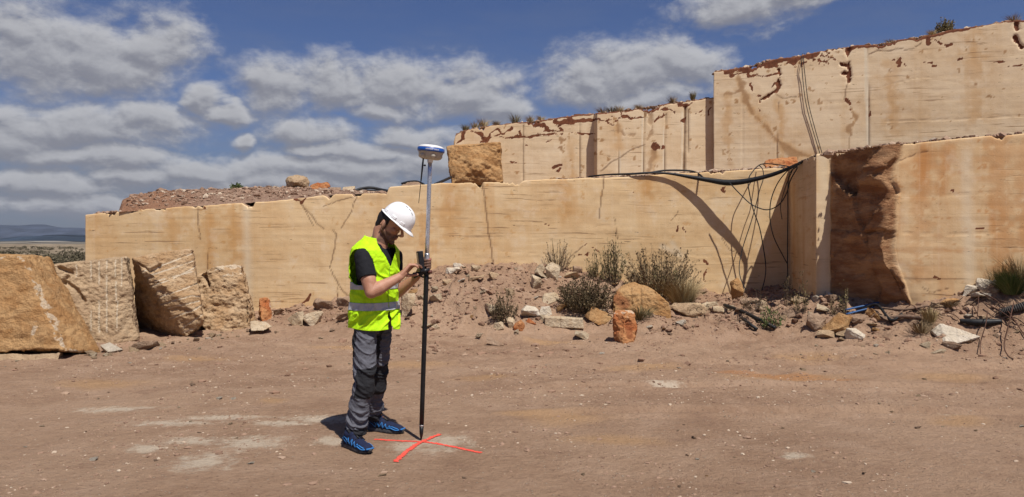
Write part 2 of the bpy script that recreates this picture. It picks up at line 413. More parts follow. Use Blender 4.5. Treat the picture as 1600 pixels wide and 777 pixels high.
# ------------------------------------------------------------------ terrain
_wx = np.array([-9, -6.0, -4.6, -3.8, -3.0, -2.2, -1.6, -0.9, 0.0, 1.2, 2.4, 3.5, 4.3, 5.2])
_wz = np.array([0.10, 0.10, 0.10, 0.22, 0.36, 0.62, 0.86, 0.98, 0.94, 0.80, 0.62, 0.44, 0.38, 0.40])
def gh(x, y):
    x = np.asarray(x, float); y = np.asarray(y, float)
    sh = x.shape; x = x.ravel(); y = y.ravel()
    p = np.stack([x, y, np.zeros_like(x)], 1)
    near = (np.abs(x) < 40) & (y > -20) & (y < 60)
    z = np.zeros_like(x)
    xn, yn, pn = x[near], y[near], p[near]
    zz = 0.03 * fbm(pn * 0.45, 2, 3)
    calm = 1 - np.exp(-(((xn + 0.75) / 1.3) ** 2 + ((yn - 5.5) / 0.9) ** 2))
    rough = sstep(yn, 6.0, 10.5)
    n1 = fbm(pn * np.array([1.7, 2.0, 1]), 3, 11); n2 = fbm(pn * np.array([4.8, 5.2, 1]), 3, 23)
    n3 = fbm(pn * 14, 3, 31)
    zz += (0.016 + 0.030 * rough) * n1
    zz += (0.008 + 0.030 * rough) * np.maximum(n2, -0.1) + (0.004 + 0.014 * rough) * n3
    zz *= calm
    # heap against the lower bench
    foot = 11.75 + 0.25 * vnoise(np.stack([xn * 0.8, xn * 0, xn * 0], 1), 5)
    t = np.clip((yn - foot) / (13.9 - foot), 0, 1.25)
    hw = np.interp(xn, _wx, _wz)
    fade = sstep(xn, -9.5, -4.2) * 0.85 + 0.15
    h1 = hw * t ** 0.85 * fade
    # rubble in front of the right-hand bench
    f2 = np.interp(xn, [2.9, 3.6, 5.0, 7.0, 9.0], [11.6, 10.9, 10.0, 9.2, 8.8])
    hr = np.interp(xn, [2.6, 3.6, 4.6, 5.3, 6.2, 7.2, 9.0], [0.05, 0.33, 0.42, 0.50, 0.70, 0.94, 1.10])
    t2 = np.clip((yn - f2) / 1.35, 0, 1.2)
    h2 = hr * t2 ** 0.9
    h = np.maximum(h1, h2)
    # ploughed-up berm
    bx, by = 2.85, 11.25
    berm = 0.20 * np.exp(-(((xn - bx) / 0.85) ** 4 + ((yn - by - 0.05 * (xn - bx)) / 0.26) ** 2))
    berm += 0.10 * np.exp(-(((xn - 4.6) / 0.9) ** 2 + ((yn - 9.9) / 0.22) ** 2))
    berm += 0.09 * np.exp(-(((xn + 0.1) / 0.5) ** 2 + ((yn - 11.0) / 0.15) ** 2))
    hm = sstep(h + berm, 0.02, 0.25)
    zz += h + berm + hm * (0.05 * n2 + 0.035 * n3 + 0.07 * n1)
    # tyre ruts
    for c0, c1, w in ((7.35, 0.02, 0.16), (8.9, -0.03, 0.2), (6.15, 0.05, 0.14)):
        dd = np.abs(yn - (c0 + c1 * xn + 0.15 * np.sin(xn * 0.9)))
        zz += calm * 0.032 * (np.exp(-((dd - w) / 0.07) ** 2) - 0.8 * np.exp(-(dd / w) ** 4)) * sstep(xn, -0.8, 0.8)
    z[near] = zz
    far = ~near
    z[far] = 0.0
    # the plain beyond the quarry rolls a little
    d = np.hypot(x, y); z += sstep(d, 30, 120) * (0.5 * fbm(p * 0.02, 3, 9) - 0.35)
    z = np.where(d > 60, np.minimum(z, 1.15), z)
    return z.reshape(sh)
def ghs(x, y): return float(gh(np.array([x]), np.array([y]))[0])
_ys = np.concatenate([np.arange(3.4, 16, 0.01), np.arange(16, 120, 0.2)])
def hit(px, py):
    """where the line of sight to a photograph point meets the ground"""
    x = (px - 800) / FPX * _ys; z = CAMZ - (py - HOR) / FPX * _ys
    lim = np.where(x > 5.3, 10.5 - 0.12 * (x - 7), 13.95); ok_ = (z <= gh(x, _ys)) | (_ys > lim); k = int(np.argmax(ok_))
    global LASTGAP
    gk = float(gh(x[k:k + 1], _ys[k:k + 1])[0]); LASTGAP = z[k] - gk
    return np.array([x[k], _ys[k], gk])

xs = np.concatenate([-np.geomspace(9000, 9.4, 60), np.arange(-9.3, 9.3, 0.035), np.geomspace(9.4, 9000, 60)])
ys = np.concatenate([-np.geomspace(3000, 2.0, 30), np.arange(-1.5, 3.6, 0.12), np.arange(3.6, 8.0, 0.028), np.arange(8.0, 14.3, 0.035), np.geomspace(14.4, 60, 60), np.geomspace(62, 9000, 60)])
# the sheet reaches the horizon
gx, gy = np.meshgrid(xs, ys)
gv = np.stack([gx.ravel(), gy.ravel(), gh(gx, gy).ravel()], 1)
nx, ny = len(xs), len(ys)
ii = (np.arange(ny - 1)[:, None] * nx + np.arange(nx - 1)[None, :]).ravel()
gf = np.stack([ii, ii + 1, ii + nx + 1, ii + nx], 1)

def ground_material():
    m, n, b = mat('quarry_floor', (0.25, 0.16, 0.11), 0.95, 0, 0.12)
    pos = n.new('ShaderNodeNewGeometry').outputs['Position']
    big = n.noise(n.scale(pos, (0.45, 0.55, 0.5)), 1.0, 6, 0.65)
    mid = n.noise(n.scale(pos, (2.2, 2.4, 2.0)), 1.0, 8, 0.68)
    fine = n.noise(pos, 26.0, 7, 0.7)
    grit = n.noise(pos, 120.0, 4, 0.7)
    c = n.mix(n.ramp(big, 0.35, 0.65), (0.300, 0.186, 0.117), (0.395, 0.259, 0.168))
    c = n.mix(n.math('MULTIPLY', n.ramp(mid, 0.46, 0.66), 0.55), c, (0.43, 0.29, 0.198))
    c = n.mix(n.math('MULTIPLY', n.ramp(mid, 0.46, 0.30), 0.5), c, (0.235, 0.138, 0.092))
    c = n.mix(n.math('MULTIPLY', n.ramp(fine, 0.50, 0.72), 0.5), c, (0.19, 0.112, 0.075))
    c = n.mix(n.math('MULTIPLY', n.ramp(fine, 0.48, 0.30), 0.4), c, (0.41, 0.285, 0.20))
    # ochre sand spread in streaks
    sand = [(0.411, 6.113, 0.502, 0.307), (0.729, 5.42, 0.393, 0.221), (0.105, 6.264, 0.363, 0.161), (-3.878, 9.23, 0.535, 0.35), (-2.161, 6.769, 0.196, 0.157), (-1.189, 8.84, 0.683, 0.321), (0.546, 10.837, 0.471, 0.402), (3.609, 9.336, 0.541, 0.418), (4.573, 8.002, 0.619, 0.351), (-2.223, 10.176, 0.688, 0.284), (2.891, 7.999, 0.85, 0.307), (1.52, 8.613, 0.583, 0.305), (-4.106, 7.635, 0.59, 0.279), (3.528, 5.998, 0.348, 0.197), (-0.269, 7.995, 0.425, 0.219)]
    wv = n.vec('ADD', pos, n.vec('MULTIPLY', n.vec('SUBTRACT', n.noise(pos, 1.4, 4, 0.6, color=True), (0.5, 0.5, 0.5)), (0.5, 0.5, 0)))
    flat = n.vec('MULTIPLY', wv, (1, 1, 0))
    se = n.math('ADD', n.ellipses(flat, sand), n.math('MULTIPLY', n.math('SUBTRACT', mid, 0.5), 1.0))
    c = n.mix(n.math('MULTIPLY', n.ramp(se, -0.15, 0.8), 0.62), c, (0.43, 0.255, 0.125))
    org = n.ellipses(flat, [(2.85, 8.074, 0.585, 0.268), (3.296, 7.845, 0.455, 0.211), (2.432, 8.269, 0.32, 0.187)])
    c = n.mix(n.math('MULTIPLY', n.ramp(n.math('ADD', org, n.math('MULTIPLY', n.math('SUBTRACT', mid, 0.5), 1.0)), 0.1, 0.6), 0.55), c, (0.42, 0.19, 0.075))
    # scuffed chalk where the crust is worn through
    chalk = [(-0.496, 5.37, 0.247, 0.257), (-0.71, 5.282, 0.179, 0.191), (-1.829, 5.335, 0.271, 0.234), (-1.969, 4.86, 0.2, 0.258), (-2.261, 5.381, 0.234, 0.139), (-1.533, 6.083, 0.323, 0.152), (-1.274, 5.417, 0.183, 0.161), (-1.776, 5.952, 0.259, 0.121), (-2.632, 5.91, 0.343, 0.12), (-2.308, 6.103, 0.354, 0.102), (-0.993, 5.91, 0.143, 0.096), (3.579, 6.263, 0.182, 0.107), (1.539, 7.629, 0.221, 0.12), (-2.474, 5.165, 0.15, 0.128), (-3.364, 6.456, 0.374, 0.128), (1.852, 5.01, 0.121, 0.086)]
    ragged = n.noise(n.scale(pos, (10.0, 9.0, 9.0)), 1.0, 8, 0.76)
    ce = n.math('ADD', n.ellipses(n.vec('MULTIPLY', pos, (1, 1, 0)), chalk), n.math('MULTIPLY', n.math('SUBTRACT', ragged, 0.56), 3.6))
    c = n.mix(n.math('MULTIPLY', n.ramp(ce, -0.40, 0.65), 0.85), c, (0.56, 0.46, 0.345))
    # little pale chips and dark crumbs
    vd = n.voro(pos, 34.0); vc = n.voro(pos, 34.0, out=1)
    sc = n.new('ShaderNodeSeparateColor'); n.l.new(vc, sc.inputs[0])
    chip = n.math('MULTIPLY', n.ramp(vd, 0.26, 0.18), n.math('GREATER_THAN', sc.outputs[0], 0.90))
    c = n.mix(n.math('MULTIPLY', chip, 0.8), c, (0.50, 0.40, 0.30))
    dark = n.math('MULTIPLY', n.ramp(vd, 0.30, 0.15), n.math('LESS_THAN', sc.outputs[0], 0.10))
    c = n.mix(n.math('MULTIPLY', dark, 0.6), c, (0.13, 0.08, 0.055))
    # the scrub plain: pale dust between the bushes
    far = n.ramp(n.vec('LENGTH', pos), 25.0, 60.0)
    fn = n.noise(n.scale(pos, (0.05, 0.03, 0.05)), 1.0, 5, 0.6)
    fc = n.mix(n.ramp(fn, 0.4, 0.62), (0.15, 0.115, 0.075), (0.30, 0.235, 0.16))
    c = n.mix(far, c, fc)
    n.put(b.inputs['Base Color'], c)
    hgt = n.math('ADD', n.math('MULTIPLY', fine, 0.7), n.math('ADD', n.math('MULTIPLY', grit, 0.25), n.math('MULTIPLY', chip, 0.5)))
    hgt = n.math('ADD', hgt, n.math('MULTIPLY', n.noise(n.scale(pos, (4.0, 4.5, 4.0)), 2.0, 8, 0.74), 1.4))
    n.put(b.inputs['Normal'], n.bump(hgt, 1.0, 0.036))
    return m
M_GROUND = ground_material()
ground = link('ground', mesh_np('ground', gv, gf, [M_GROUND]))
tag(ground, kind='structure')

# distant range and foothills, haze blue mixed into their colour; pale hills before them
def ridge(name, D, prof, x0, x1, depth, color, seed):
    n = 260; X = np.linspace(x0, x1, n); rows = 10
    V = []
    for r in range(rows):
        t = r / (rows - 1)
        base = np.interp(X * D / (D + depth), [p[0] for p in prof], [p[1] for p in prof]) * (D + depth) / D
        zz = base * math.sin(math.pi * t * 0.5) ** 0.8 * (1 + 0.07 * fbm(np.stack([X * 0.004 + r, X * 0 + r * 0.7, X * 0], 1), 4, seed))
        V.append(np.stack([X, D + depth * t + 80 * vnoise(np.stack([X * 0.003, X * 0 + r, X * 0], 1), seed), zz - 2.0], 1))
    for r in range(1, 3):
        V.append(np.stack([X, np.full(n, D + depth + r * 300.0), V[rows - 1][:, 2] * (1 - 0.5 * r)], 1))
    rows += 2
    V = np.vstack(V); ii = (np.arange(rows - 1)[:, None] * n + np.arange(n - 1)[None, :]).ravel()
    m, nt, b = mat(name + '_scrub', color, 1.0, 0, 0.0)
    pos = nt.new('ShaderNodeNewGeometry').outputs['Position']
    f = nt.noise(nt.scale(pos, (0.006, 0.002, 0.02)), 1.0, 6, 0.65)
    nt.put(b.inputs['Base Color'], nt.mix(nt.ramp(f, 0.42, 0.66), color, tuple(min(c * 1.9, 0.6) for c in color)))
    o = link(name, mesh_np(name, V, np.stack([ii, ii + 1, ii + n + 1, ii + n], 1), [m])); tag(o, kind='structure')
    return o
def hz(px, py, D): return ((px - 800) / FPX * D, CAMZ + (HOR - py) / FPX * D)
DM = 5200.0
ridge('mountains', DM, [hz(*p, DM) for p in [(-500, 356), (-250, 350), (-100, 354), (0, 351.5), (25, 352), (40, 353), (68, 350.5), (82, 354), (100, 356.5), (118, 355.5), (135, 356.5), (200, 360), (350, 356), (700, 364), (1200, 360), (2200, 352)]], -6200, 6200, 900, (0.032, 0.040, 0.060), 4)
DF = 3000.0
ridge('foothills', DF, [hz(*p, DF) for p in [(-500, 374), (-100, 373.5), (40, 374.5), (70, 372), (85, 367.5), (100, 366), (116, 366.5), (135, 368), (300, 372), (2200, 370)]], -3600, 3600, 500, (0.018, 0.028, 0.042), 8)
DL = 1500.0
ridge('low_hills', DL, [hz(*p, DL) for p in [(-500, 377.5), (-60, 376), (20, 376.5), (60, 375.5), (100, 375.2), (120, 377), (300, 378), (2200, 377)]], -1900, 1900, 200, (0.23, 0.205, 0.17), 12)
# ------------------------------------------------------------------ quarry benches
def facets(u, v, size, seed):
    """flat, randomly tilted chips: broken-stone relief, about -1..1"""
    u, v = u / size, v / size; iu, iv = np.floor(u).astype(np.int64), np.floor(v).astype(np.int64)
    best = np.full(u.shape, 1e9); out = np.zeros(u.shape); z0 = np.zeros_like(iu)
    for du in (-1, 0, 1):
        for dv in (-1, 0, 1):
            a, b = iu + du, iv + dv
            cu, cv = a + _h(a, b, z0, seed), b + _h(a, b, z0, seed + 1)
            d = (u - cu) ** 2 + (v - cv) ** 2
            val = (_h(a, b, z0, seed + 2) * 2 - 1) * 0.6 + (u - cu) * (_h(a, b, z0, seed + 3) * 2 - 1) * 1.3 + (v - cv) * (_h(a, b, z0, seed + 4) * 2 - 1) * 1.3
            m = d < best; best = np.where(m, d, best); out = np.where(m, val, out)
    return out
def wall(name, path, prof, zbot, res, material, label, cat, feats=(), rough=None, cap=5.0, seed=1, capdirt=1.0, rim=0.012, bow=0.012, lean=None, capslope=0.0, front=1, skew=0.0, shift=None, crust=0.0):
    """path: (x, y, photo column of the crest there); prof: crest height as seen, (column, row) pairs"""
    path = np.asarray(path, float)
    seg = np.hypot(np.diff(path[:, 0]), np.diff(path[:, 1])); s = np.concatenate([[0], np.cumsum(seg)])
    ss = np.unique(np.concatenate([np.arange(0, s[-1], res), s]))
    x = np.interp(ss, s, path[:, 0]); y = np.interp(ss, s, path[:, 1]); ppx = np.interp(ss, s, path[:, 2])
    py = np.interp(ppx, [p[0] for p in prof], [p[1] for p in prof])
    # crest height uses the depth at which that column is seen
    seen = 800 + FPX * path[front:, 0] / path[front:, 1]
    ztop = CAMZ - (py - HOR) / FPX * np.interp(ppx, seen, path[front:, 1])
    ztop = np.where(ss < s[front], np.interp(s[front], ss, ztop), ztop)
    q = np.stack([ss * 1.0, ss * 0, ss * 0], 1)
    ztop = ztop + rim * (fbm(q * 3.0, 4, seed + 50) + 0.6 * np.minimum(fbm(q * 9.0, 3, seed + 60), 0.15)) - 0.075 * np.maximum(fbm(q * 4.0, 4, seed + 64, 0.6) - 0.22, 0) / 0.3
    tx = np.gradient(x); ty = np.gradient(y); L = np.hypot(tx, ty); nxn, nyn = ty / L, -tx / L      # outward (towards the camera for a left-to-right path)
    rows = int((ztop.max() - zbot) / res) + 1
    t = np.linspace(0, 1, rows)
    Z = zbot + (ztop[None, :] - zbot) * t[:, None]
    X = np.repeat(x[None, :], rows, 0); Yv = np.repeat(y[None, :], rows, 0)
    SS = np.repeat(ss[None, :], rows, 0)
    pp = np.stack([SS.ravel(), Z.ravel(), np.zeros(SS.size)], 1)
    off = bow * fbm(pp * np.array([0.5, 0.7, 1]), 3, seed) + 0.003 * fbm(pp * np.array([0.9, 14.0, 1]), 3, seed + 3) + 0.003 * fbm(pp * 9, 3, seed + 5)
    broken = np.zeros_like(off)
    if rough is not None:
        for s0, s1, amp, soft in rough:
            w = sstep(SS.ravel(), s0 - soft, s0 + soft * 0.3) * (1 - sstep(SS.ravel(), s1 - soft * 0.3, s1 + soft))
            cells = fbm(pp * np.array([1.8, 1.8, 1]), 5, seed + 9)
            led = np.abs(fbm(pp * np.array([1.1, 5.0, 1]), 4, seed + 13))
            off = off + w * amp * (0.55 * facets(SS.ravel() + 0.05 * cells, Z.ravel() + 0.05 * cells, 0.75, seed + 80) + 0.18 * facets(SS.ravel() + 0.03 * cells, Z.ravel(), 0.26, seed + 90) + cells * 0.30 - led * 0.20)
            broken = np.maximum(broken, w)
    if lean is not None: off = off + lean(SS.ravel(), Z.ravel())
    top_round = np.clip(1 - (ztop[None, :] - Z) / 0.05, 0, 1).ravel()
    off = off - 0.004 * top_round ** 2
    off = off.reshape(X.shape)
    X = X + off * nxn[None, :]; Yv = Yv + off * nyn[None, :]
    co = np.stack([X.ravel(), Yv.ravel(), Z.ravel()], 1)
    at = {k: np.zeros(len(co)) for k in ('clay', 'pale', 'stain', 'dirt', 'broken', 'dark', 'brown')}
    at['broken'] = broken
    if shift is not None:
        dX = shift(SS, Z); X = X + dX; co[:, 0] += dX.ravel()
    if crust:
        top = (ztop[None, :] - Z).ravel(); cr = crust * (0.55 + 0.9 * fbm(np.stack([SS.ravel() * 1.3, Z.ravel() * 0, Z.ravel() * 0], 1), 3, seed + 71))
        at['clay'] = np.maximum(at['clay'], 0.75 * (1 - sstep(top, cr * 0.4, np.maximum(cr, 0.01))))
        nq = np.stack([SS.ravel() * 1.5, Z.ravel() * 2.0, Z.ravel() * 0], 1); nn = np.abs(fbm(nq, 5, seed + 75, 0.6)); band = (1 - sstep(top, 0.15, crust * 6)) * sstep(fbm(nq * 0.45, 2, seed + 79), -0.15, 0.15)
        at['clay'] = np.maximum(at['clay'], 0.85 * band * (1 - sstep(nn, 0.012, 0.05)))
    fpx, fpy = proj(np.stack([np.repeat(x[None, :], rows, 0).ravel(), np.repeat(y[None, :], rows, 0).ravel(), Z.ravel()], 1))
    jit = 3.6 * fbm(np.stack([fpx * 0.11, fpy * 0.11, fpx * 0], 1), 4, seed + 21, 0.6)
    jit2 = 3.6 * fbm(np.stack([fpx * 0.11, fpy * 0.11, fpx * 0 + 9], 1), 4, seed + 22, 0.6)
    carve = np.zeros(len(co))
    for kind, width, depth, pts in feats:
        k = 0.2 if kind in ('line', 'pale') else 0.5 if kind == 'crack' else 1.0
        d = seg_dist(fpx + jit * k, fpy + jit2 * k, pts)
        w = width * (0.85 + 1.5 * fbm(np.stack([fpx * 0.10, fpy * 0.10, fpx * 0 + 4], 1), 3, seed + 31)) if kind not in ('line', 'pale') else width
        m = 1 - sstep(d, w * 0.45, np.maximum(w, 0.3) * 1.15)
        if kind == 'clay': at['clay'] = np.maximum(at['clay'], m)
        elif kind == 'stain': at['stain'] = np.maximum(at['stain'], (1 - sstep(d, 0, w)) * 0.8)
        elif kind == 'pale': at['pale'] = np.maximum(at['pale'], m * 0.8 if width < 4 else (1 - sstep(d, 0, w * 1.3)) * 0.45)
        elif kind == 'crack': at['clay'] = np.maximum(at['clay'], 0.3 * m); at['dark'] = np.maximum(at['dark'], 0.72 * (1 - sstep(d, width * 0.35, width * 0.6 + 0.8)))
        elif kind == 'brown': at['brown'] = np.maximum(at['brown'], 0.9 * (1 - sstep(d, w * 0.5, w * 1.2)))
        elif kind == 'line' and depth >= 0.03: at['dark'] = np.maximum(at['dark'], 0.8 * (1 - sstep(seg_dist(fpx, fpy, pts), width * 0.5, width * 1.1)))
        carve = np.maximum(carve, m * depth * ((0.35 if depth >= 0.08 else 0.06) if kind == 'clay' else 0.12 if kind == 'crack' else 0.4))
    carve = carve.reshape(X.shape)
    X = X - carve * nxn[None, :]; Yv = Yv - carve * nyn[None, :]
    co = np.stack([X.ravel(), Yv.ravel(), Z.ravel()], 1)
    n = len(ss)
    # rubble-strewn top running back from the crest
    dpt = np.concatenate([np.linspace(0.03, 0.5, 12), np.geomspace(0.58, cap, 16)])
    caps = []
    for d in dpt:
        cx = x + skew * d; cy = y + d
        cz = ztop + capslope * d + 0.05 * sstep(np.full(n, d), 0, 0.4) * (fbm(np.stack([x * 2.2, cy * 2.2, x * 0], 1), 4, seed + 41) * 1.2 + 0.2) * capdirt
        caps.append(np.stack([cx, cy, cz], 1))
    cco = np.vstack(caps)
    allco = np.vstack([co, cco]); rows2 = rows + len(dpt)
    for k in at:
        fill = np.zeros(len(cco))
        if k == 'dirt': fill[:] = capdirt * np.repeat(sstep(dpt, 0.0, 0.12), n)
        at[k] = np.concatenate([at[k], fill])
    jj = (np.arange(rows2 - 1)[:, None] * n + np.arange(n - 1)[None, :]).ravel()
    me = mesh_np(name, allco, np.stack([jj, jj + 1, jj + n + 1, jj + n], 1), [material], True, at)
    mid = path[len(path) // 2]
    o = link(name, me, loc=(mid[0], mid[1], 0.0)); tag(o, label, cat)
    return o

def X_(px, Y): return (px - 800) / FPX * Y
# ---- lower bench
prof_lb = [(100, 337), (133, 336), (150, 334), (187, 331), (235, 327), (300, 322.5), (350, 319), (430, 314), (480, 309.5), (510, 305), (560, 302.5), (605, 302), (607.5, 292), (690, 287), (785, 284), (870, 280), (960, 277), (1040, 272.5), (1115, 268), (1232, 262), (1300, 260)]
path_lb = [(X_(133, 14.5), 19.0, 133), (X_(133, 14.5), 14.5, 133), (X_(400, 14.25), 14.25, 400), (X_(800, 14.1), 14.1, 800), (X_(1232, 14.0), 14.0, 1232), (6.2, 14.0, 1290)]
lbf = [('crack', 1.5, 0.03, [(468, 312), (474, 325), (488, 338), (495, 350), (506, 358)]), ('crack', 1.0, 0.02, [(474, 326), (484, 343), (489, 352)]),
       ('clay', 2.4, 0.02, [(462, 311), (470, 316), (478, 309)]), ('crack', 0.9, 0.015, [(505, 323), (525, 314), (548, 309), (560, 303)]), ('crack', 0.8, 0.012, [(558, 304), (549, 330), (533, 357)]),
       ('crack', 1.2, 0.02, [(520, 360), (525, 366), (521, 395), (516, 418), (520, 430), (527, 441), (535, 455), (550, 467)]), ('crack', 0.8, 0.015, [(527, 443), (527, 470)]),
       ('clay', 1.6, 0.03, [(452, 486), (464, 481), (470, 474), (480, 469), (487, 458)]), ('crack', 1.0, 0.015, [(310, 325), (309, 350), (313, 374)]), ('crack', 0.8, 0.01, [(326, 388), (324, 420)]),
       ('clay', 2.0, 0.012, [(314, 322), (322, 325), (318, 331)]),
       ('crack', 1.5, 0.03, [(755, 286), (757, 312), (761, 345), (764, 368), (768, 395), (771, 418)]), ('crack', 0.9, 0.015, [(944, 278), (940, 310), (936, 340)]), ('crack', 0.7, 0.01, [(960, 340), (965, 372)]),
       ('line', 0.6, 0.01, [(740, 404), (773, 402), (820, 408)]), ('crack', 0.8, 0.012, [(880, 420), (890, 402), (912, 385)]), ('clay', 1.8, 0.03, [(905, 397), (916, 400), (920, 392)]), ('clay', 1.2, 0.02, [(914, 385), (917, 380)]), ('clay', 1.2, 0.02, [(924, 388), (935, 393)]),
       ('clay', 1.9, 0.03, [(1100, 406), (1107, 414), (1104, 424), (1100, 432), (1103, 440)]), ('clay', 1.4, 0.02, [(1059, 353), (1059, 363)]), ('clay', 1.6, 0.02, [(1068, 355), (1070, 364)]),
       ('crack', 0.8, 0.01, [(1060, 330), (1050, 345)]), ('crack', 0.7, 0.01, [(1128, 372), (1140, 390), (1158, 398)]), ('line', 0.7, 0.012, [(780, 393), (900, 400), (1010, 395), (1100, 400), (1225, 398)]),
       ('line', 0.6, 0.012, [(640, 354), (690, 356), (720, 355)]), ('line', 0.6, 0.01, [(560, 352), (580, 350)]), ('line', 0.6, 0.01, [(830, 372), (860, 370), (900, 372)]), ('line', 0.7, 0.012, [(1000, 402), (1060, 398), (1110, 402)]),
       ('stain', 26, 0, [(365, 318), (367, 400)]), ('stain', 30, 0, [(268, 326), (270, 395)]), ('stain', 16, 0, [(325, 330), (330, 420)]), ('stain', 34, 0, [(700, 290), (705, 360)]), ('stain', 22, 0, [(880, 285), (885, 330)]),
       ('stain', 34, 0, [(660, 340), (662, 400)]), ('stain', 18, 0, [(1010, 276), (1012, 300)]), ('pale', 9, 0, [(385, 318), (388, 480)]), ('pale', 6, 0, [(1035, 385), (1062, 398), (1050, 380)]),
       ('clay', 1.6, 0.02, [(1133, 300), (1128, 294), (1136, 291)]), ('clay', 1.2, 0.02, [(850, 350), (856, 352)]), ('clay', 1.0, 0.02, [(990, 300), (1000, 302)])]
wall('quarry_bench', path_lb, prof_lb, -0.25, 0.024, M_TRAV, 'long low sawn tan bench running behind the man from drilled blocks to hanging cables', 'rock face', lbf, cap=6.0, seed=3, capdirt=1.0)

# ---- right-hand bench with the broken shaded return
prof_rb = [(1200, 262), (1232, 261), (1240, 257), (1258, 247), (1275, 241), (1297, 239), (1303, 239), (1320, 236), (1345, 233), (1368, 229), (1378, 231), (1392, 226), (1420, 224), (1450, 221), (1500, 216), (1560, 212), (1600, 208), (1700, 199), (1900, 190)]
C1 = (X_(1275, 11.8), 11.8); C2 = (X_(1299, 11.8), 11.8); C3 = (5.40, 10.89)
path_rb = [(5.20, 14.6, 1228), (5.08, 13.9, 1234), (X_(1252, 12.9), 12.9, 1252), (C1[0], C1[1], 1275), (C2[0], C2[1], 1299), (C3[0], C3[1], 1390), (X_(1600, 10.5), 10.5, 1600), (9.6, 10.0, 1880)]
_pr = np.array(path_rb); _sr = np.concatenate([[0], np.cumsum(np.hypot(np.diff(_pr[:, 0]), np.diff(_pr[:, 1])))])
def lean_rb(s, z):
    w = sstep(s, _sr[4] + 0.05, _sr[5] - 0.15) * (1 - sstep(s, _sr[5] - 0.02, _sr[5] + 0.12))
    return w * (0.10 * (z - 1.2))
def shift_rb(s, z):
    d = np.interp(z, [0.3, 0.58, 0.80, 0.95, 1.15, 1.36, 1.55, 1.68, 1.95, 2.14, 2.30, 2.37, 2.50, 2.62, 2.72, 2.9], [0.28, 0.24, 0.14, 0.05, -0.08, -0.14, -0.10, -0.06, -0.07, -0.03, -0.12, -0.13, -0.10, 0.02, 0.06, 0.08])
    d = d + 0.035 * fbm(np.stack([z.ravel() * 9, s.ravel() * 2, z.ravel() * 0], 1), 4, 88).reshape(z.shape)
    k = np.where(s > _sr[5], np.clip(1 - (s - _sr[5]) / 0.55, 0, 1) ** 1.5, np.clip(1 - (_sr[5] - s) / 0.8, 0, 1))
    return d * k
rbf = [('stain', 34, 0, [(1450, 240), (1440, 300), (1435, 420)]), ('stain', 40, 0, [(1560, 225), (1565, 420)]), ('stain', 22, 0, [(1480, 230), (1470, 300)]), ('stain', 30, 0, [(1600, 240), (1600, 380)]),
       ('line', 0.9, 0.02, [(1385, 362), (1450, 366), (1520, 366), (1600, 358)]), ('stain', 6, 0, [(1380, 391), (1450, 390), (1600, 393)]), ('line', 0.8, 0.015, [(1390, 436), (1480, 440), (1600, 437)]), ('line', 0.7, 0.012, [(1480, 305), (1560, 300)]),
       ('clay', 1.3, 0.03, [(1414, 297), (1420, 297)]), ('clay', 1.3, 0.03, [(1484, 296), (1491, 297)]), ('clay', 1.2, 0.02, [(1525, 357), (1540, 355)]), ('clay', 1.5, 0.03, [(1460, 433), (1468, 437)]), ('crack', 1.0, 0.02, [(1440, 450), (1455, 458), (1480, 452)]),
       ('crack', 1.3, 0.03, [(1395, 256), (1430, 240), (1450, 236)]), ('pale', 12, 0, [(1510, 240), (1515, 440)]), ('pale', 12, 0, [(1287, 245), (1287, 475)]), ('pale', 9, 0, [(1287, 245), (1287, 475)])]  # last two pale bands paint the narrow front strip's sunlit brightness into its colour
wall('quarry_bench', path_rb, prof_rb, -0.2, 0.024, M_TRAV_R, 'nearest tan bench at the right with a shaded broken corner and orange stains', 'rock face', rbf, rough=[(_sr[4] + 0.02, _sr[5] + 0.10, 0.13, 0.06)], cap=4.0, seed=19, capdirt=0.8, lean=lean_rb, front=0, skew=0.45, shift=shift_rb)

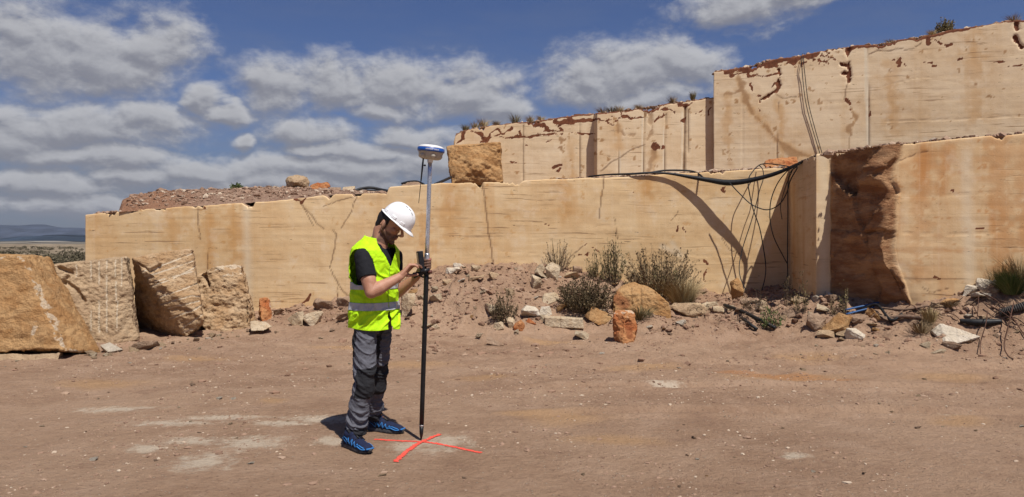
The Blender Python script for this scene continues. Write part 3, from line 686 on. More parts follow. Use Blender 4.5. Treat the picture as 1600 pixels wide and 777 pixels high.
# ---- middle tier behind the lower bench
prof_t2 = [(690, 225), (709, 222), (712, 211), (722, 205), (745, 200), (800, 193), (850, 188), (905, 180), (940, 177), (1000, 169.5), (1060, 160), (1113, 153), (1140, 150)]
path_t2 = [(X_(709, 17.9), 22.0, 706), (X_(709, 17.9), 17.9, 709), (X_(928, 17.72), 17.72, 928), (X_(933, 17.36), 17.36, 933), (X_(1125, 17.2), 17.2, 1125), (7.5, 17.2, 1140)]
t2f = [('line', 0.8, 0.05, [(818.5, 195), (818.5, 290)]), ('line', 0.6, 0.04, [(849, 200), (849, 290)]), ('line', 0.7, 0.05, [(877, 190), (877, 285)]), ('line', 0.8, 0.05, [(907, 183), (906, 282)]),
       ('line', 0.6, 0.03, [(968, 176), (967, 275)]), ('line', 1.0, 0.06, [(1007, 175), (1006, 272)]), ('line', 1.0, 0.06, [(1040, 178), (1039, 268)]), ('line', 2.0, 0.12, [(1071, 168), (1069, 268)]), ('line', 0.9, 0.05, [(1076, 172), (1075, 240)]),
       ('pale', 0.8, 0, [(1037.5, 180), (1037, 268)]), ('pale', 1.4, 0, [(1066, 175), (1065, 266)]), ('pale', 0.8, 0, [(1004, 180), (1004, 268)]), ('pale', 0.6, 0, [(970, 180), (969, 275)]),
       ('clay', 2.5, 0.05, [(712, 224), (722, 218), (724, 207)]), ('clay', 3.0, 0.06, [(738, 206), (752, 210), (760, 220), (768, 208), (778, 202), (782, 208)]), ('clay', 2.2, 0.05, [(752, 222), (772, 214), (790, 208), (801, 199)]), ('clay', 1.6, 0.05, [(812, 196), (812, 212), (825, 214), (846, 212), (868, 210)]),
       ('clay', 3.6, 0.06, [(838, 196), (850, 198), (855, 202)]), ('clay', 1.8, 0.04, [(850, 206), (880, 204), (870, 196), (900, 190)]), ('clay', 3.2, 0.03, [(865, 192), (890, 189), (912, 188), (935, 186)]), ('clay', 1.4, 0.03, [(780, 215), (830, 214), (880, 209), (907, 208), (930, 210)]),
       ('clay', 1.6, 0.05, [(875, 203), (880, 203), (878, 212)]), ('clay', 1.5, 0.03, [(853, 222), (862, 218)]), ('clay', 2.0, 0.05, [(945, 190), (960, 196), (972, 180), (985, 186), (1005, 183)]), ('clay', 2.6, 0.05, [(955, 182), (975, 184)]),
       ('brown', 6.5, 0.03, [(1011, 174), (1018, 190)]), ('brown', 3.5, 0.03, [(1016, 190), (1019, 204), (1012, 218)]), ('clay', 2.5, 0.05, [(1010, 176), (1030, 172), (1048, 170), (1055, 178)]), ('clay', 4.0, 0.07, [(1060, 166), (1076, 164), (1080, 160)]), ('clay', 2.4, 0.06, [(1078, 180), (1092, 176), (1098, 170)]), ('clay', 1.8, 0.06, [(1106, 178), (1110, 168)]), ('clay', 2.4, 0.05, [(1024, 190), (1030, 186), (1036, 180)]), ('clay', 2.2, 0.06, [(1065, 190), (1072, 180)]),
       ('clay', 7.5, 0.04, [(1022, 222), (1028, 230)]), ('brown', 4.5, 0.02, [(1023, 236), (1018, 254), (1014, 266)]), ('brown', 2.6, 0.02, [(965, 182), (966, 206)]), ('brown', 2.4, 0.02, [(972, 205), (978, 213), (990, 211)]), ('clay', 1.6, 0.04, [(864, 262), (877, 258)]), ('clay', 1.5, 0.04, [(870, 268), (876, 264)]), ('clay', 1.5, 0.02, [(796, 253), (806, 255)]), ('clay', 1.4, 0.03, [(820, 226), (824, 226)]),
       ('crack', 1.0, 0.02, [(1007, 226), (990, 232), (975, 242), (955, 254), (938, 268)]), ('stain', 14, 0, [(890, 215), (895, 280)]), ('stain', 10, 0, [(965, 190), (968, 230)]), ('stain', 14, 0, [(1025, 240), (1020, 268)])]
wall('quarry_bench', path_t2, prof_t2, 1.6, 0.028, M_TRAV_UP, 'middle pale tier with dark vertical drill marks and grass along its sloping crest', 'rock face', t2f, cap=6.0, seed=31, capdirt=0.8, rim=0.03, crust=0.10)

# ---- top tier at the upper right
prof_t3 = [(1100, 113), (1115, 112), (1150, 107), (1180, 101), (1200, 95), (1255, 87), (1290, 80), (1300, 77), (1325, 74), (1345, 71), (1356, 71), (1400, 65), (1450, 55), (1500, 46), (1530, 41), (1560, 36), (1600, 30), (1720, 14), (1900, 0)]
path_t3 = [(X_(1115, 17.0) * 17.6 / 17.0 + 0.03, 17.6, 1113), (X_(1115, 17.0), 17.0, 1115), (X_(1352, 16.2), 16.2, 1352), (X_(1600, 15.3), 15.3, 1600), (15.0, 14.6, 1890)]
t3f = [('clay', 4.5, 0.06, [(1135, 112), (1160, 110), (1185, 104), (1205, 98), (1250, 92), (1275, 86)]), ('clay', 3.5, 0.05, [(1140, 118), (1155, 116), (1165, 112)]), ('clay', 4.0, 0.05, [(1195, 105), (1215, 102), (1240, 98)]), ('clay', 2.4, 0.06, [(1168, 112), (1170, 120)]), ('clay', 2.0, 0.05, [(1170, 118), (1200, 118), (1216, 115)]),
       ('clay', 2.6, 0.08, [(1217, 108), (1219, 118), (1216, 132), (1212, 144), (1203, 148), (1196, 153), (1186, 159)]), ('clay', 1.8, 0.05, [(1172, 132), (1176, 142)]), ('clay', 1.6, 0.05, [(1184, 150), (1188, 151)]), ('clay', 1.2, 0.03, [(1203, 141), (1210, 131)]), ('clay', 1.4, 0.04, [(1187, 168), (1188, 174)]), ('crack', 0.9, 0.02, [(1212, 146), (1222, 154), (1245, 152)]),
       ('stain', 13, 0, [(1152, 125), (1160, 145), (1170, 165), (1185, 185), (1205, 205), (1225, 225), (1245, 240), (1262, 246)]), ('brown', 5.5, 0.0, [(1150, 112), (1158, 128), (1163, 148), (1170, 168)]), ('brown', 3.6, 0.0, [(1170, 168), (1180, 182), (1198, 200), (1215, 218), (1232, 234), (1262, 246)]), ('brown', 6, 0, [(1228, 232), (1240, 246)]), ('brown', 2.0, 0.0, [(1133, 147), (1160, 143)]), ('brown', 5, 0, [(1190, 96), (1255, 88)]), ('stain', 9, 0, [(1155, 125), (1163, 150), (1172, 172), (1190, 194), (1222, 226), (1240, 240)]),
       ('line', 0.7, 0.02, [(1160, 160), (1160, 268)]), ('line', 0.8, 0.03, [(1216, 160), (1214.5, 262)]), ('line', 1.0, 0.03, [(1255, 95), (1255, 120)]),
       ('clay', 3.0, 0.10, [(1324, 76), (1326, 92), (1325, 106), (1328, 118), (1326, 128)]), ('clay', 3.2, 0.10, [(1315, 99), (1324, 104)]), ('clay', 2.6, 0.09, [(1318, 113), (1328, 116)]), ('crack', 1.2, 0.03, [(1326, 128), (1321, 140), (1320, 156)]), ('clay', 2.4, 0.06, [(1322, 156), (1328, 162), (1327, 172)]),
       ('stain', 9, 0, [(1328, 170), (1336, 184), (1330, 196), (1324, 206)]), ('brown', 4.0, 0.0, [(1329, 166), (1332, 180), (1339, 184), (1330, 196), (1324, 204)]), ('brown', 1.6, 0, [(1330, 196), (1328, 215), (1326, 232)]), ('stain', 9, 0, [(1330, 172), (1337, 184), (1328, 200)]), ('clay', 2.4, 0.04, [(1324, 78), (1340, 75)]),
       ('pale', 3.2, -0.05, [(1352.5, 70), (1354, 150), (1357, 228)]), ('line', 0.8, 0.03, [(1356.5, 75), (1358.5, 228)]), ('clay', 1.6, 0.03, [(1358, 165), (1360, 180)]),
       ('crack', 1.2, 0.03, [(1358, 84), (1370, 79), (1390, 79), (1410, 76)]), ('crack', 1.0, 0.02, [(1412, 78), (1426, 76), (1440, 67)]), ('clay', 4.0, 0.05, [(1432, 60), (1445, 58), (1460, 62), (1470, 68)]), ('clay', 5.0, 0.04, [(1448, 58), (1453, 66)]), ('clay', 2.4, 0.06, [(1478, 72), (1487, 70)]),
       ('clay', 2.2, 0.05, [(1402, 96), (1407, 92), (1404, 103)]), ('clay', 1.6, 0.04, [(1393, 93), (1398, 94)]), ('clay', 1.5, 0.04, [(1412, 101), (1418, 104)]), ('clay', 1.5, 0.04, [(1443, 98), (1456, 99)]), ('clay', 1.5, 0.04, [(1458, 103), (1463, 103)]), ('clay', 2.2, 0.03, [(1497, 95), (1503, 93)]),
       ('clay', 3.2, 0.10, [(1585, 58), (1590, 66), (1596, 74)]), ('clay', 3.0, 0.08, [(1588, 38), (1590, 46)]), ('clay', 1.3, 0.04, [(1570, 85), (1578, 83)]), ('clay', 1.3, 0.04, [(1575, 105), (1595, 102)]), ('clay', 1.2, 0.03, [(1553, 98), (1570, 96)]),
       ('line', 0.8, 0.02, [(1380, 190), (1450, 188), (1520, 186), (1620, 180)]), ('line', 0.6, 0.015, [(1380, 135), (1440, 120), (1500, 130)]), ('stain', 22, 0, [(1390, 100), (1395, 200)]), ('stain', 26, 0, [(1520, 60), (1525, 180)]), ('stain', 12, 0, [(1135, 150), (1140, 260)]), ('stain', 12, 0, [(1220, 165), (1222, 262)])]
wall('quarry_bench', path_t3, prof_t3, 1.6, 0.026, M_TRAV_UP, 'highest cream tier at the upper right split by a pale vertical seam', 'rock face', t3f, cap=6.0, seed=47, capdirt=0.8, rim=0.03, skew=0.29, crust=0.09)

# ---- earth heaped on the lower bench
def earth_heap():
    nxh, nyh = 300, 60
    U = np.linspace(0, 1, nxh); V = np.linspace(0, 1, nyh)
    pxs = 186 + U * (612 - 186)
    crest = np.interp(pxs, [186, 191, 205, 240, 300, 360, 420, 455, 500, 540, 560, 590, 612], [329, 313, 307, 300, 297, 296, 294, 293, 296, 299, 300, 301, 300])
    edge = np.interp(pxs, [p[0] for p in prof_lb], [p[1] for p in prof_lb])
    co = []
    for v in V:
        Y = 14.42 + v * 3.0
        x = (pxs - 800) / FPX * 15.2 * (1 + 0.0 * v) + 0 * pxs
        x = (pxs - 800) / FPX * (14.42 + 0.8 * min(v / 0.27, 1))
        zc = CAMZ - (crest - HOR) / FPX * 15.2; ze = CAMZ - (edge - HOR) / FPX * 14.4 - 0.01
        f = math.sin(min(v / 0.27, 1) * math.pi / 2) if v < 0.27 else 1 - 0.9 * ((v - 0.27) / 0.73) ** 2
        z = ze + (zc - ze) * f
        q = np.stack([x * 3, np.full(nxh, Y * 3), x * 0], 1)
        z = z + 0.035 * fbm(q, 4, 61) * min(v * 12, 1) + 0.02 * np.maximum(fbm(q * 3, 3, 65), 0)
        co.append(np.stack([x, np.full(nxh, Y), z], 1))
    co = np.vstack(co); ii = (np.arange(nyh - 1)[:, None] * nxh + np.arange(nxh - 1)[None, :]).ravel()
    m, n, b = mat('spoil_earth', (0.28, 0.17, 0.11), 0.95, 0, 0.1)
    pos = n.new('ShaderNodeNewGeometry').outputs['Position']
    f = n.noise(pos, 5.0, 8, 0.7); h = n.noise(pos, 28.0, 6, 0.7)
    sx = n.new('ShaderNodeSeparateXYZ'); n.l.new(pos, sx.inputs[0])
    redder = n.ramp(sx.outputs[0], -6.9, -5.6, 1, 0)
    c = n.mix(n.ramp(f, 0.35, 0.65), (0.235, 0.140, 0.098), (0.35, 0.235, 0.165))
    c = n.mix(n.math('MULTIPLY', redder, 0.55), c, (0.26, 0.11, 0.05))
    c = n.mix(n.math('MULTIPLY', n.ramp(h, 0.56, 0.7), 0.7), c, (0.42, 0.31, 0.22))
    c = n.mix(n.math('MULTIPLY', n.ramp(h, 0.44, 0.32), 0.6), c, (0.14, 0.08, 0.055))
    n.put(b.inputs['Base Color'], c); n.put(b.inputs['Normal'], n.bump(n.math('ADD', f, n.math('MULTIPLY', h, 0.5)), 1.0, 0.08))
    me = mesh_np('earth_heap', co, np.stack([ii, ii + 1, ii + nxh + 1, ii + nxh], 1), [m])
    o = link('earth_heap', me, loc=(co[:, 0].mean(), 15.2, 2.2)); tag(o, 'long reddish earth heap lying on the left end of the low bench', 'earth heap')
earth_heap()
from mathutils.bvhtree import BVHTree
# ------------------------------------------------------------------ rocks
def hull_mesh(pts):
    bm = bmesh.new()
    for p in pts: bm.verts.new(p)
    r = bmesh.ops.convex_hull(bm, input=bm.verts[:])
    bmesh.ops.delete(bm, geom=list({e for e in r['geom_interior'] + r['geom_unused'] if isinstance(e, bmesh.types.BMVert)}), context='VERTS')
    bmesh.ops.recalc_face_normals(bm, faces=bm.faces[:])
    me = bpy.data.meshes.new('hull'); bm.to_mesh(me); bm.free(); return me
def big_block(name, pts, material, label, cat, voxel=0.02, amp=0.03, freq=2.2, seed=0, feats=(), ledge=0.0, smooth=0):
    """a quarry block from its corner points, roughened, with marks that follow its own face"""
    me = remesh(hull_mesh(pts), voxel, smooth)
    co = getco(me); no = getno(me)
    d = amp * 0.6 * fbm(co * freq, 5, seed, 0.55) + amp * 0.9 * (0.3 - np.abs(fbm(co * freq * 2.4, 5, seed + 7, 0.66)) * 2.4) + amp * 0.5 * np.minimum(fbm(co * freq * 1.3, 3, seed + 9), 0) * 3 - ledge * np.abs(fbm(co * np.array([1.2, 1.2, 5.5]), 4, seed + 3))
    at = {k: np.zeros(len(co)) for k in ('pale', 'clay', 'mark')}
    px, py = proj(co); jit = 0.8 * fbm(co * 6, 3, seed + 5)
    facing = (no * (np.array([0, 0, CAMZ]) - co)).sum(1) > 0
    for kind, width, depth, pl in feats:
        dd = seg_dist(px + (0.2 if kind == 'groove' else 1.0) * jit, py + 0.2 * jit, pl)
        if kind == 'vein':
            m = (1 - sstep(dd, 0, width * (1.2 + 1.2 * fbm(co * 5, 4, seed + 8)))) * facing * sstep(fbm(co * 14, 5, seed + 6, 0.65), -0.25, 0.25)
            at['pale'] = np.maximum(at['pale'], m)
        elif kind == 'groove':
            m = (1 - sstep(dd, width * 0.35, width)) * facing
            at['mark'] = np.maximum(at['mark'], m * sstep(fbm(co * 9, 3, seed + 4), -0.55, -0.25)); d = np.where(m > 0.02, d * (1 - m) - depth * m, d)
        else:
            m = (1 - sstep(dd, width * 0.4, width)) * facing
            if kind == 'clay': at['clay'] = np.maximum(at['clay'], m * 0.7)
            d = d - depth * m
    co = co + no * d[:, None]; setco(me, co)
    me.materials.clear(); me.materials.append(material)
    for k, a in at.items(): setattr_f(me, k, a)
    base = np.array([co[:, 0].mean(), co[:, 1].mean(), co[:, 2].min()])
    return tag(link(name, me, loc=base), label, cat)

# the row of quarried blocks at the left
L1 = [P(-190, 402, 9.6), P(31, 397, 9.6), P(78, 401, 10.9), P(-190, 398, 11.6), P(-190, 553, 9.3), P(98, 549, 9.25), P(100, 546, 9.3), P(158, 552, 9.95), P(140, 535, 11.2), P(-190, 540, 11.8)]
big_block('quarry_block', L1, M_RO, 'big leaning ochre block at the left edge with a white vein down its corner', 'stone block', 0.022, 0.03, 1.8, 3,
          [('vein', 6, 0, [(31, 398), (48, 425), (60, 450), (72, 480), (85, 510), (104, 545), (135, 556)]), ('vein', 10, 0, [(55, 448), (68, 470), (85, 505), (90, 525)]), ('vein', 5, 0, [(55, 505), (50, 522)]), ('vein', 5, 0, [(2, 403), (30, 400)]), ('dent', 3, 0.02, [(0, 545), (25, 551), (60, 548), (90, 548)])])
L0 = [P(-190, 556, 9.25), P(94, 551, 9.25), P(90, 566, 9.15), P(-190, 574, 9.1), P(-190, 556, 10.6), P(120, 551, 10.4), P(120, 560, 10.4), P(-190, 560, 10.6)]
big_block('stone_slab', L0, M_RG, 'flat ochre slab under the big leaning block at the left edge', 'stone slab', 0.018, 0.02, 3, 11, ledge=0.03)
L2 = [P(84, 415, 10.75), P(120, 409, 10.85), P(196, 402, 11.0), P(206, 450, 10.95), P(218, 531, 10.9), P(175, 544, 10.6), P(120, 549, 10.5), P(90, 470, 10.7), P(84, 413, 12.4), P(202, 403, 12.2), P(214, 520, 12.3), P(110, 535, 12.4)]
gv_ = [(119, 412, 432), (142, 408, 436), (142, 485, 516), (154.5, 408, 445), (154.5, 470, 519), (166.5, 406, 519), (180, 405, 440), (181, 440, 470), (183, 470, 516), (190, 402, 446)]
big_block('drilled_block', L2, M_RG, 'grey-tan block scored with pale upright drill grooves, second from the left', 'stone block', 0.014, 0.035, 2.4, 17,
          [('groove', 1.3, 0.022, [(x, a), (x, b)]) for x, a, b in gv_] + [('dent', 5, 0.05, [(100, 440), (118, 452), (130, 470)]), ('dent', 4, 0.06, [(92, 418), (110, 425), (98, 440)])], ledge=0.035)
L3 = [P(206, 403, 11.2), P(240, 396, 11.4), P(300, 389, 11.7), P(306, 420, 11.6), P(319, 500, 11.35), P(292, 528, 11.45), P(214, 539, 12.6), P(228, 401, 13.2), P(302, 391, 13.2), P(320, 515, 13.2), P(232, 530, 13.4)]
sl_ = [[(224, 433), (265, 420), (303, 407)], [(233, 449), (270, 435), (306, 417)], [(240, 440), (300, 424)], [(248, 465), (290, 450), (310, 442)], [(250, 476), (300, 462), (314, 464)], [(260, 483), (312, 470)], [(265, 498), (300, 486), (318, 475)], [(282, 515), (318, 490)], [(285, 520), (325, 508)], [(222, 425), (270, 408), (302, 395)]]
big_block('drilled_block', L3, M_RT, 'tilted pale block with slanting drill grooves over a dark undercut, third from the left', 'stone block', 0.014, 0.03, 2.4, 23,
          [('groove', 1.4, 0.022, l) for l in sl_] + [('dent', 4, 0.06, [(215, 412), (235, 424), (250, 415)]), ('crack', 1.2, 0.02, [(275, 415), (283, 432), (298, 446), (310, 442)])], ledge=0.03)
L4 = [P(300, 434, 12.4), P(335, 417, 12.4), P(378, 413, 12.6), P(380, 430, 12.45), P(389, 455, 12.4), P(402, 505, 12.7), P(392, 519, 12.3), P(330, 524, 12.1), P(306, 505, 12.2), P(304, 432, 13.7), P(380, 415, 13.7), P(400, 510, 13.6), P(320, 515, 13.7)]
big_block('quarry_block', L4, M_RT, 'squat rough tan block with a whitish top corner, nearest the small red-streaked rock', 'stone block', 0.016, 0.045, 2.6, 29,
          [('vein', 7, 0, [(335, 420), (378, 414)]), ('vein', 5, 0, [(350, 432), (380, 425)]), ('dent', 4, 0.09, [(318, 430), (325, 445)]), ('dent', 2, 0.05, [(389, 455), (386, 505)])], ledge=0.06)
big_block('rock', [P(404, 467, 12.9), P(416, 464, 12.95), P(421, 466, 13.0), P(428, 500, 13.0), P(427, 507, 12.9), P(409, 503, 12.7), P(404, 490, 12.9), P(410, 470, 13.3), P(425, 505, 13.3)], M_RR, 'small upright rock streaked red with a white edge, beside the squat block', 'rock', 0.012, 0.02, 4, 5, [('vein', 3, 0, [(421, 466), (428, 502)])])
big_block('rock', [P(390, 503, 12.0), P(398, 501, 12.1), P(415, 503, 12.0), P(426, 510, 12.0), P(412, 517, 11.85), P(392, 518, 11.85), P(392, 505, 12.3), P(420, 514, 12.3)], M_RP, 'yellowish wedge of rock at the foot of the squat block', 'rock', 0.012, 0.012, 4, 6)
# the block standing on the bench, under the middle tier
big_block('quarry_block', [P(697, 229, 17.1), P(730, 225, 16.9), P(783, 222, 17.0), P(786, 284, 16.9), P(785, 290, 16.9), P(706, 288, 16.7), P(700, 258, 16.8), P(745, 262, 16.65), P(702, 228, 17.95), P(781, 224, 17.95), P(785, 290, 17.95), P(708, 290, 17.95)], M_RO,
          'rough orange block standing on the low bench against the end of the middle tier', 'stone block', 0.020, 0.05, 1.6, 41, ledge=0.02)
# on top of the lower bench
big_block('boulder', [P(445, 283, 15.4), P(450, 275, 15.4), P(465, 273, 15.4), P(480, 276, 15.4), P(484, 285, 15.4), P(482, 294, 15.4), P(470, 297, 15.4), P(450, 297, 15.4), P(446, 292, 15.4), P(455, 276, 15.9), P(478, 278, 15.9), P(478, 297, 15.9), P(452, 297, 15.9), P(462, 285, 15.1)], M_RG, 'round tan boulder perched on the earth heap', 'boulder', 0.016, 0.02, 3, 8)
big_block('rock', [P(484, 290, 15.2), P(497, 285, 15.2), P(513, 284, 15.2), P(517, 292, 15.2), P(500, 301, 15.1), P(486, 304, 15.1), P(490, 288, 15.6), P(514, 290, 15.6), P(490, 304, 15.5)], M_RR, 'orange-red rock lying just right of the perched boulder', 'rock', 0.014, 0.02, 4, 9)
big_block('rock', [P(535, 293, 15.2), P(555, 291, 15.2), P(555, 299, 15.1), P(535, 299, 15.1), P(537, 293, 15.7), P(554, 292, 15.7), P(545, 299, 15.7)], M_RP, 'small pale block on the bench edge beside the black hose coil', 'rock', 0.012, 0.012, 5, 10)
big_block('rock', [P(514, 294, 15.3), P(533, 293, 15.3), P(533, 299, 15.2), P(514, 300, 15.2), P(516, 293, 15.7), P(532, 294, 15.7)], M_RB, 'flat brown rock between the orange-red rock and small pale block', 'rock', 0.012, 0.015, 5, 12)
big_block('rock', [P(1190, 258, 15.1), P(1195, 250, 15.1), P(1215, 247, 15.1), P(1245, 244, 15.1), P(1247, 258, 15.0), P(1238, 264, 14.9), P(1194, 264, 14.9), P(1200, 250, 15.6), P(1245, 248, 15.6), P(1240, 264, 15.5)], M_RR, 'rust-coloured rock on the ledge below the highest tier', 'rock', 0.016, 0.03, 4, 14, ledge=0.03)

def rock_mesh(seed, w, d, h, n=16, det=2, amp=0.05, flat=0.0):
    r = np.random.default_rng(seed)
    p = r.normal(size=(n, 3)); p /= np.linalg.norm(p, axis=1)[:, None]
    p = np.sign(p) * np.abs(p) ** 0.85
    me = hull_mesh((p * np.array([w / 2, d / 2, h / 2])).tolist())
    bm = bmesh.new(); bm.from_mesh(me)
    bmesh.ops.bevel(bm, geom=bm.edges[:], offset=min(w, d, h) * 0.02, segments=1, affect='EDGES', profile=0.5)
    bmesh.ops.triangulate(bm, faces=bm.faces[:])
    for _ in range(det): bmesh.ops.subdivide_edges(bm, edges=bm.edges[:], cuts=1, use_grid_fill=True)
    bmesh.ops.triangulate(bm, faces=bm.faces[:])
    me2 = bpy.data.meshes.new('rock'); bm.to_mesh(me2); bm.free(); bpy.data.meshes.remove(me)
    co = getco(me2); s = (w * d * h) ** (1 / 3)
    co += getno(me2) * (amp * s * fbm(co / s * 4 + seed, 4, seed))[:, None]
    setco(me2, co); me2.polygons.foreach_set('use_smooth', np.zeros(len(me2.polygons), dtype=bool))
    return me2
def place_rock(px, pyb, wpx, hpx, material, label, seed, depth=0.8, name='rock', cat='rock', n=16, rot=None, sink=0.12, tilt=0.25, det=3, group=None):
    """a rock whose foot is seen at (px, pyb) and that spans wpx by hpx in the photograph"""
    g0 = hit(px, pyb); k = g0[1] / FPX
    w, h = wpx * k, hpx * k
    r = np.random.default_rng(seed)
    me = rock_mesh(seed, w * 1.08, max(w * depth, h * 0.6), h * 1.25, n, det)
    M = Matrix.Rotation(r.uniform(-tilt, tilt), 4, 'X') @ Matrix.Rotation(r.uniform(-tilt, tilt), 4, 'Y')
    me.transform(M)
    co = getco(me); sx = w / (co[:, 0].max() - co[:, 0].min()); sz = h / ((co[:, 2].max() - co[:, 2].min()) * (1 - sink))
    co *= np.array([sx, 1, sz]); setco(me, co)
    me.materials.append(material)
    o = bpy.data.objects.new(name, me); COL.objects.link(o)
    o.location = (g0[0], g0[1] + max(w * depth, h * 0.6) * 0.4, g0[2] + co[:, 2].min() * -1 - sink * h)
    return tag(o, label, cat, group)
RK = [  # photo column, foot row, width, height, material, label, seed
    (707, 428, 24, 10, M_RW, 'flat whitish rock high on the earth mound, just right of the black pole', 101, 0.8),
    (715, 419, 17, 9, M_RW, 'whitish rock touching the bench at the top of the earth mound beside the pole', 102, 0.6),
    (741, 424, 16, 9, M_RP, 'small cream rock on the mound crest halfway between pole and the long crack', 103, 0.7),
    (825, 499, 30, 20, M_RW, 'bright white angular rock beside the small dark shrub', 104, 0.9),
    (856, 497, 22, 17, M_RW, 'pale split rock between the white rock and the dark bush', 105, 0.9),
    (857, 478, 34, 20, M_RP, 'rounded cream and orange rock left of the dark low bush', 106, 0.9),
    (835, 452, 18, 22, M_RP, 'upright pale rock on the mound below the dry twiggy shrub', 107, 0.8),
    (864, 437, 24, 26, M_RP, 'large cream rock at the base of the dry twiggy shrub', 108, 0.8),
    (845, 432, 15, 18, M_RP, 'narrow tilted pale rock left of the twiggy shrub base', 109, 0.7),
    (811, 424, 28, 8, M_RB, 'flat dark brown rock on the mound crest against the bench', 110, 0.7),
    (893, 438, 30, 12, M_RG, 'long tilted tan rock right of the twiggy shrub base', 111, 0.6),
    (780, 518, 21, 14, M_RP, 'squarish pale rock in front of the small dark shrub, left of a pair', 112, 0.9),
    (797, 513, 14, 17, M_RP, 'upright pale rock in front of the small dark shrub, right of a pair', 113, 0.9),
    (812, 519, 19, 18, M_RR, 'orange rock below the bright white angular rock', 114, 0.9),
    (832, 508, 17, 10, M_RR, 'small reddish rock tucked under the bright white rock', 115, 0.8),
    (773, 541, 30, 13, M_RB, 'low crumbly brown rock on the dirt ledge out on the quarry floor', 116, 0.8),
    (680, 516, 14, 9, M_RP, 'small pale rock on the floor just right of the pole', 117, 0.8),
    (938, 511, 44, 30, M_RO, 'ochre rock left of the red upright stone', 118, 0.7),
    (503, 488, 33, 20, M_RB, 'dark brown tilted rock against the bench behind the man', 119, 0.8),
    (464, 510, 26, 22, M_RP, 'pale buried lump of rock left of the dark brown tilted rock', 120, 0.8),
    (490, 509, 32, 22, M_RP, 'pale lump of rock below the dark brown tilted rock', 121, 0.8),
    (536, 482, 24, 18, M_RB, 'pinkish brown rock at the foot of the bench just behind the man', 122, 0.8),
    (538, 505, 30, 18, M_RB, 'crumbling brown rock low on the ground just behind the man', 123, 0.9),
    (636, 498, 24, 38, M_RP, 'tall pale rock in front of the mound between the man and the pole', 124, 0.8),
    (1106, 489, 36, 16, M_RP, 'flat pale slab of rock at the foot of the bench below the hanging cables', 125, 0.8),
    (1128, 491, 32, 12, M_RP, 'second flat pale slab overlapping its neighbour by the black pipe', 126, 0.7),
    (1154, 468, 19, 33, M_RO, 'upright orange rock leaning on the bench at the shadow edge', 127, 0.5),
    (1192, 487, 17, 17, M_RP, 'small pale rock in the shaded corner under the cables', 128, 0.8),
    (1278, 517, 32, 26, M_RB, 'grey-brown rock at the foot of the bright upright strip', 129, 0.8),
    (1316, 521, 42, 30, M_RO, 'big squarish ochre rock left of the blue rods', 130, 0.8),
    (1336, 534, 29, 20, M_RW, 'pale angular rock in front of the big squarish ochre rock', 131, 0.8),
    (1369, 504, 26, 22, M_RO, 'orange rock just below the right end of the blue rods', 132, 0.7),
    (1294, 530, 28, 12, M_RG, 'low flat tan rock in front of the grey-brown rock', 133, 0.8),
    (1540, 451, 24, 19, M_RW, 'square pale slab leaning on the bench beside the green grass clump', 134, 0.5),
    (1519, 460, 26, 18, M_RW, 'tilted pale slab left of the square slab by the grass clump', 135, 0.5),
    (1555, 440, 12, 9, M_RW, 'small pale chip of rock half hidden by the green grass clump', 136, 0.5),
    (1492, 477, 36, 10, M_RO, 'flat orange rock lying on rubble below the right-hand bench', 137, 0.6),
    (1468, 470, 22, 9, M_RG, 'small tan rock left of the flat orange rock', 138, 0.6),
    (1078, 497, 56, 22, M_RG, 'dark leaning slab right of the large ochre boulder', 139, 0.5),
    (1240, 500, 26, 18, M_RB, 'brown rock in the rubble between the cables and the bright strip', 140, 0.8),
    (1170, 478, 22, 12, M_RB, 'low brown rock below the upright orange rock', 141, 0.8),
    (1345, 508, 34, 14, M_RB, 'low brown rock under the middle of the blue rods', 142, 0.8),
    (1400, 505, 40, 10, M_RB, 'long flat brown rock left of the wooden pole', 143, 0.6),
    (902, 430, 16, 14, M_RB, 'small brown rock against the bench right of the twiggy shrub', 144, 0.7),
    (700, 447, 15, 9, M_RG, 'small tan rock halfway up the mound right of the pole', 145, 0.8),
    (745, 440, 26, 10, M_RG, 'flat tan rock on the mound just left of the long crack', 146, 0.8),
    (772, 438, 18, 12, M_RG, 'tan rock on the mound right below the long crack', 147, 0.8),
]
for (px, pyb, w, h, m, lab, sd, dp) in RK:
    place_rock(px, pyb, w, h, m, lab, sd, dp, n=9 + sd % 5)
# large ochre boulder, red upright stone and sawn slab
gb = hit(1003, 499)[1] + 0.1
big_block('boulder', [P(957, 462, gb + 0.1), P(970, 448, gb + 0.5), P(990, 441, gb + 0.5), P(1010, 447, gb + 0.3), P(1025, 455, gb + 0.1), P(1045, 474, gb), P(1050, 498, gb), P(1040, 506, gb - 0.05), P(965, 506, gb), P(957, 490, gb + 0.1), P(975, 446, gb + 1.1), P(1020, 455, gb + 1.1), P(1046, 500, gb + 0.9), P(960, 500, gb + 1)], M_RO,
          'large ochre boulder with a greyish top lying in front of the bushes', 'boulder', 0.016, 0.03, 3, 51, [('dent', 2, 0.03, [(1000, 452), (1003, 495)]), ('dent', 2, 0.02, [(985, 452), (988, 475)]), ('clay', 14, 0.01, [(963, 465), (975, 475)])])
gr = hit(977, 533)[1]
big_block('rock', [P(958, 492, gr), P(962, 485, gr + 0.1), P(976, 488, gr - 0.06), P(986, 484, gr + 0.12), P(993, 490, gr + 0.05), P(996, 512, gr - 0.02), P(989, 537, gr - 0.10), P(974, 538, gr - 0.16), P(961, 534, gr - 0.03), P(957, 510, gr + 0.02), P(966, 487, gr + 0.35), P(988, 487, gr + 0.4), P(993, 536, gr + 0.3), P(960, 536, gr + 0.3)], M_RR,
          'upright rust-red stone with a white cap standing on the quarry floor', 'rock', 0.009, 0.022, 3, 52, [('vein', 6, 0, [(960, 487), (993, 488)]), ('vein', 2.5, 0, [(977, 487), (982, 496)]), ('clay', 7, 0.015, [(984, 505), (984, 526)])])
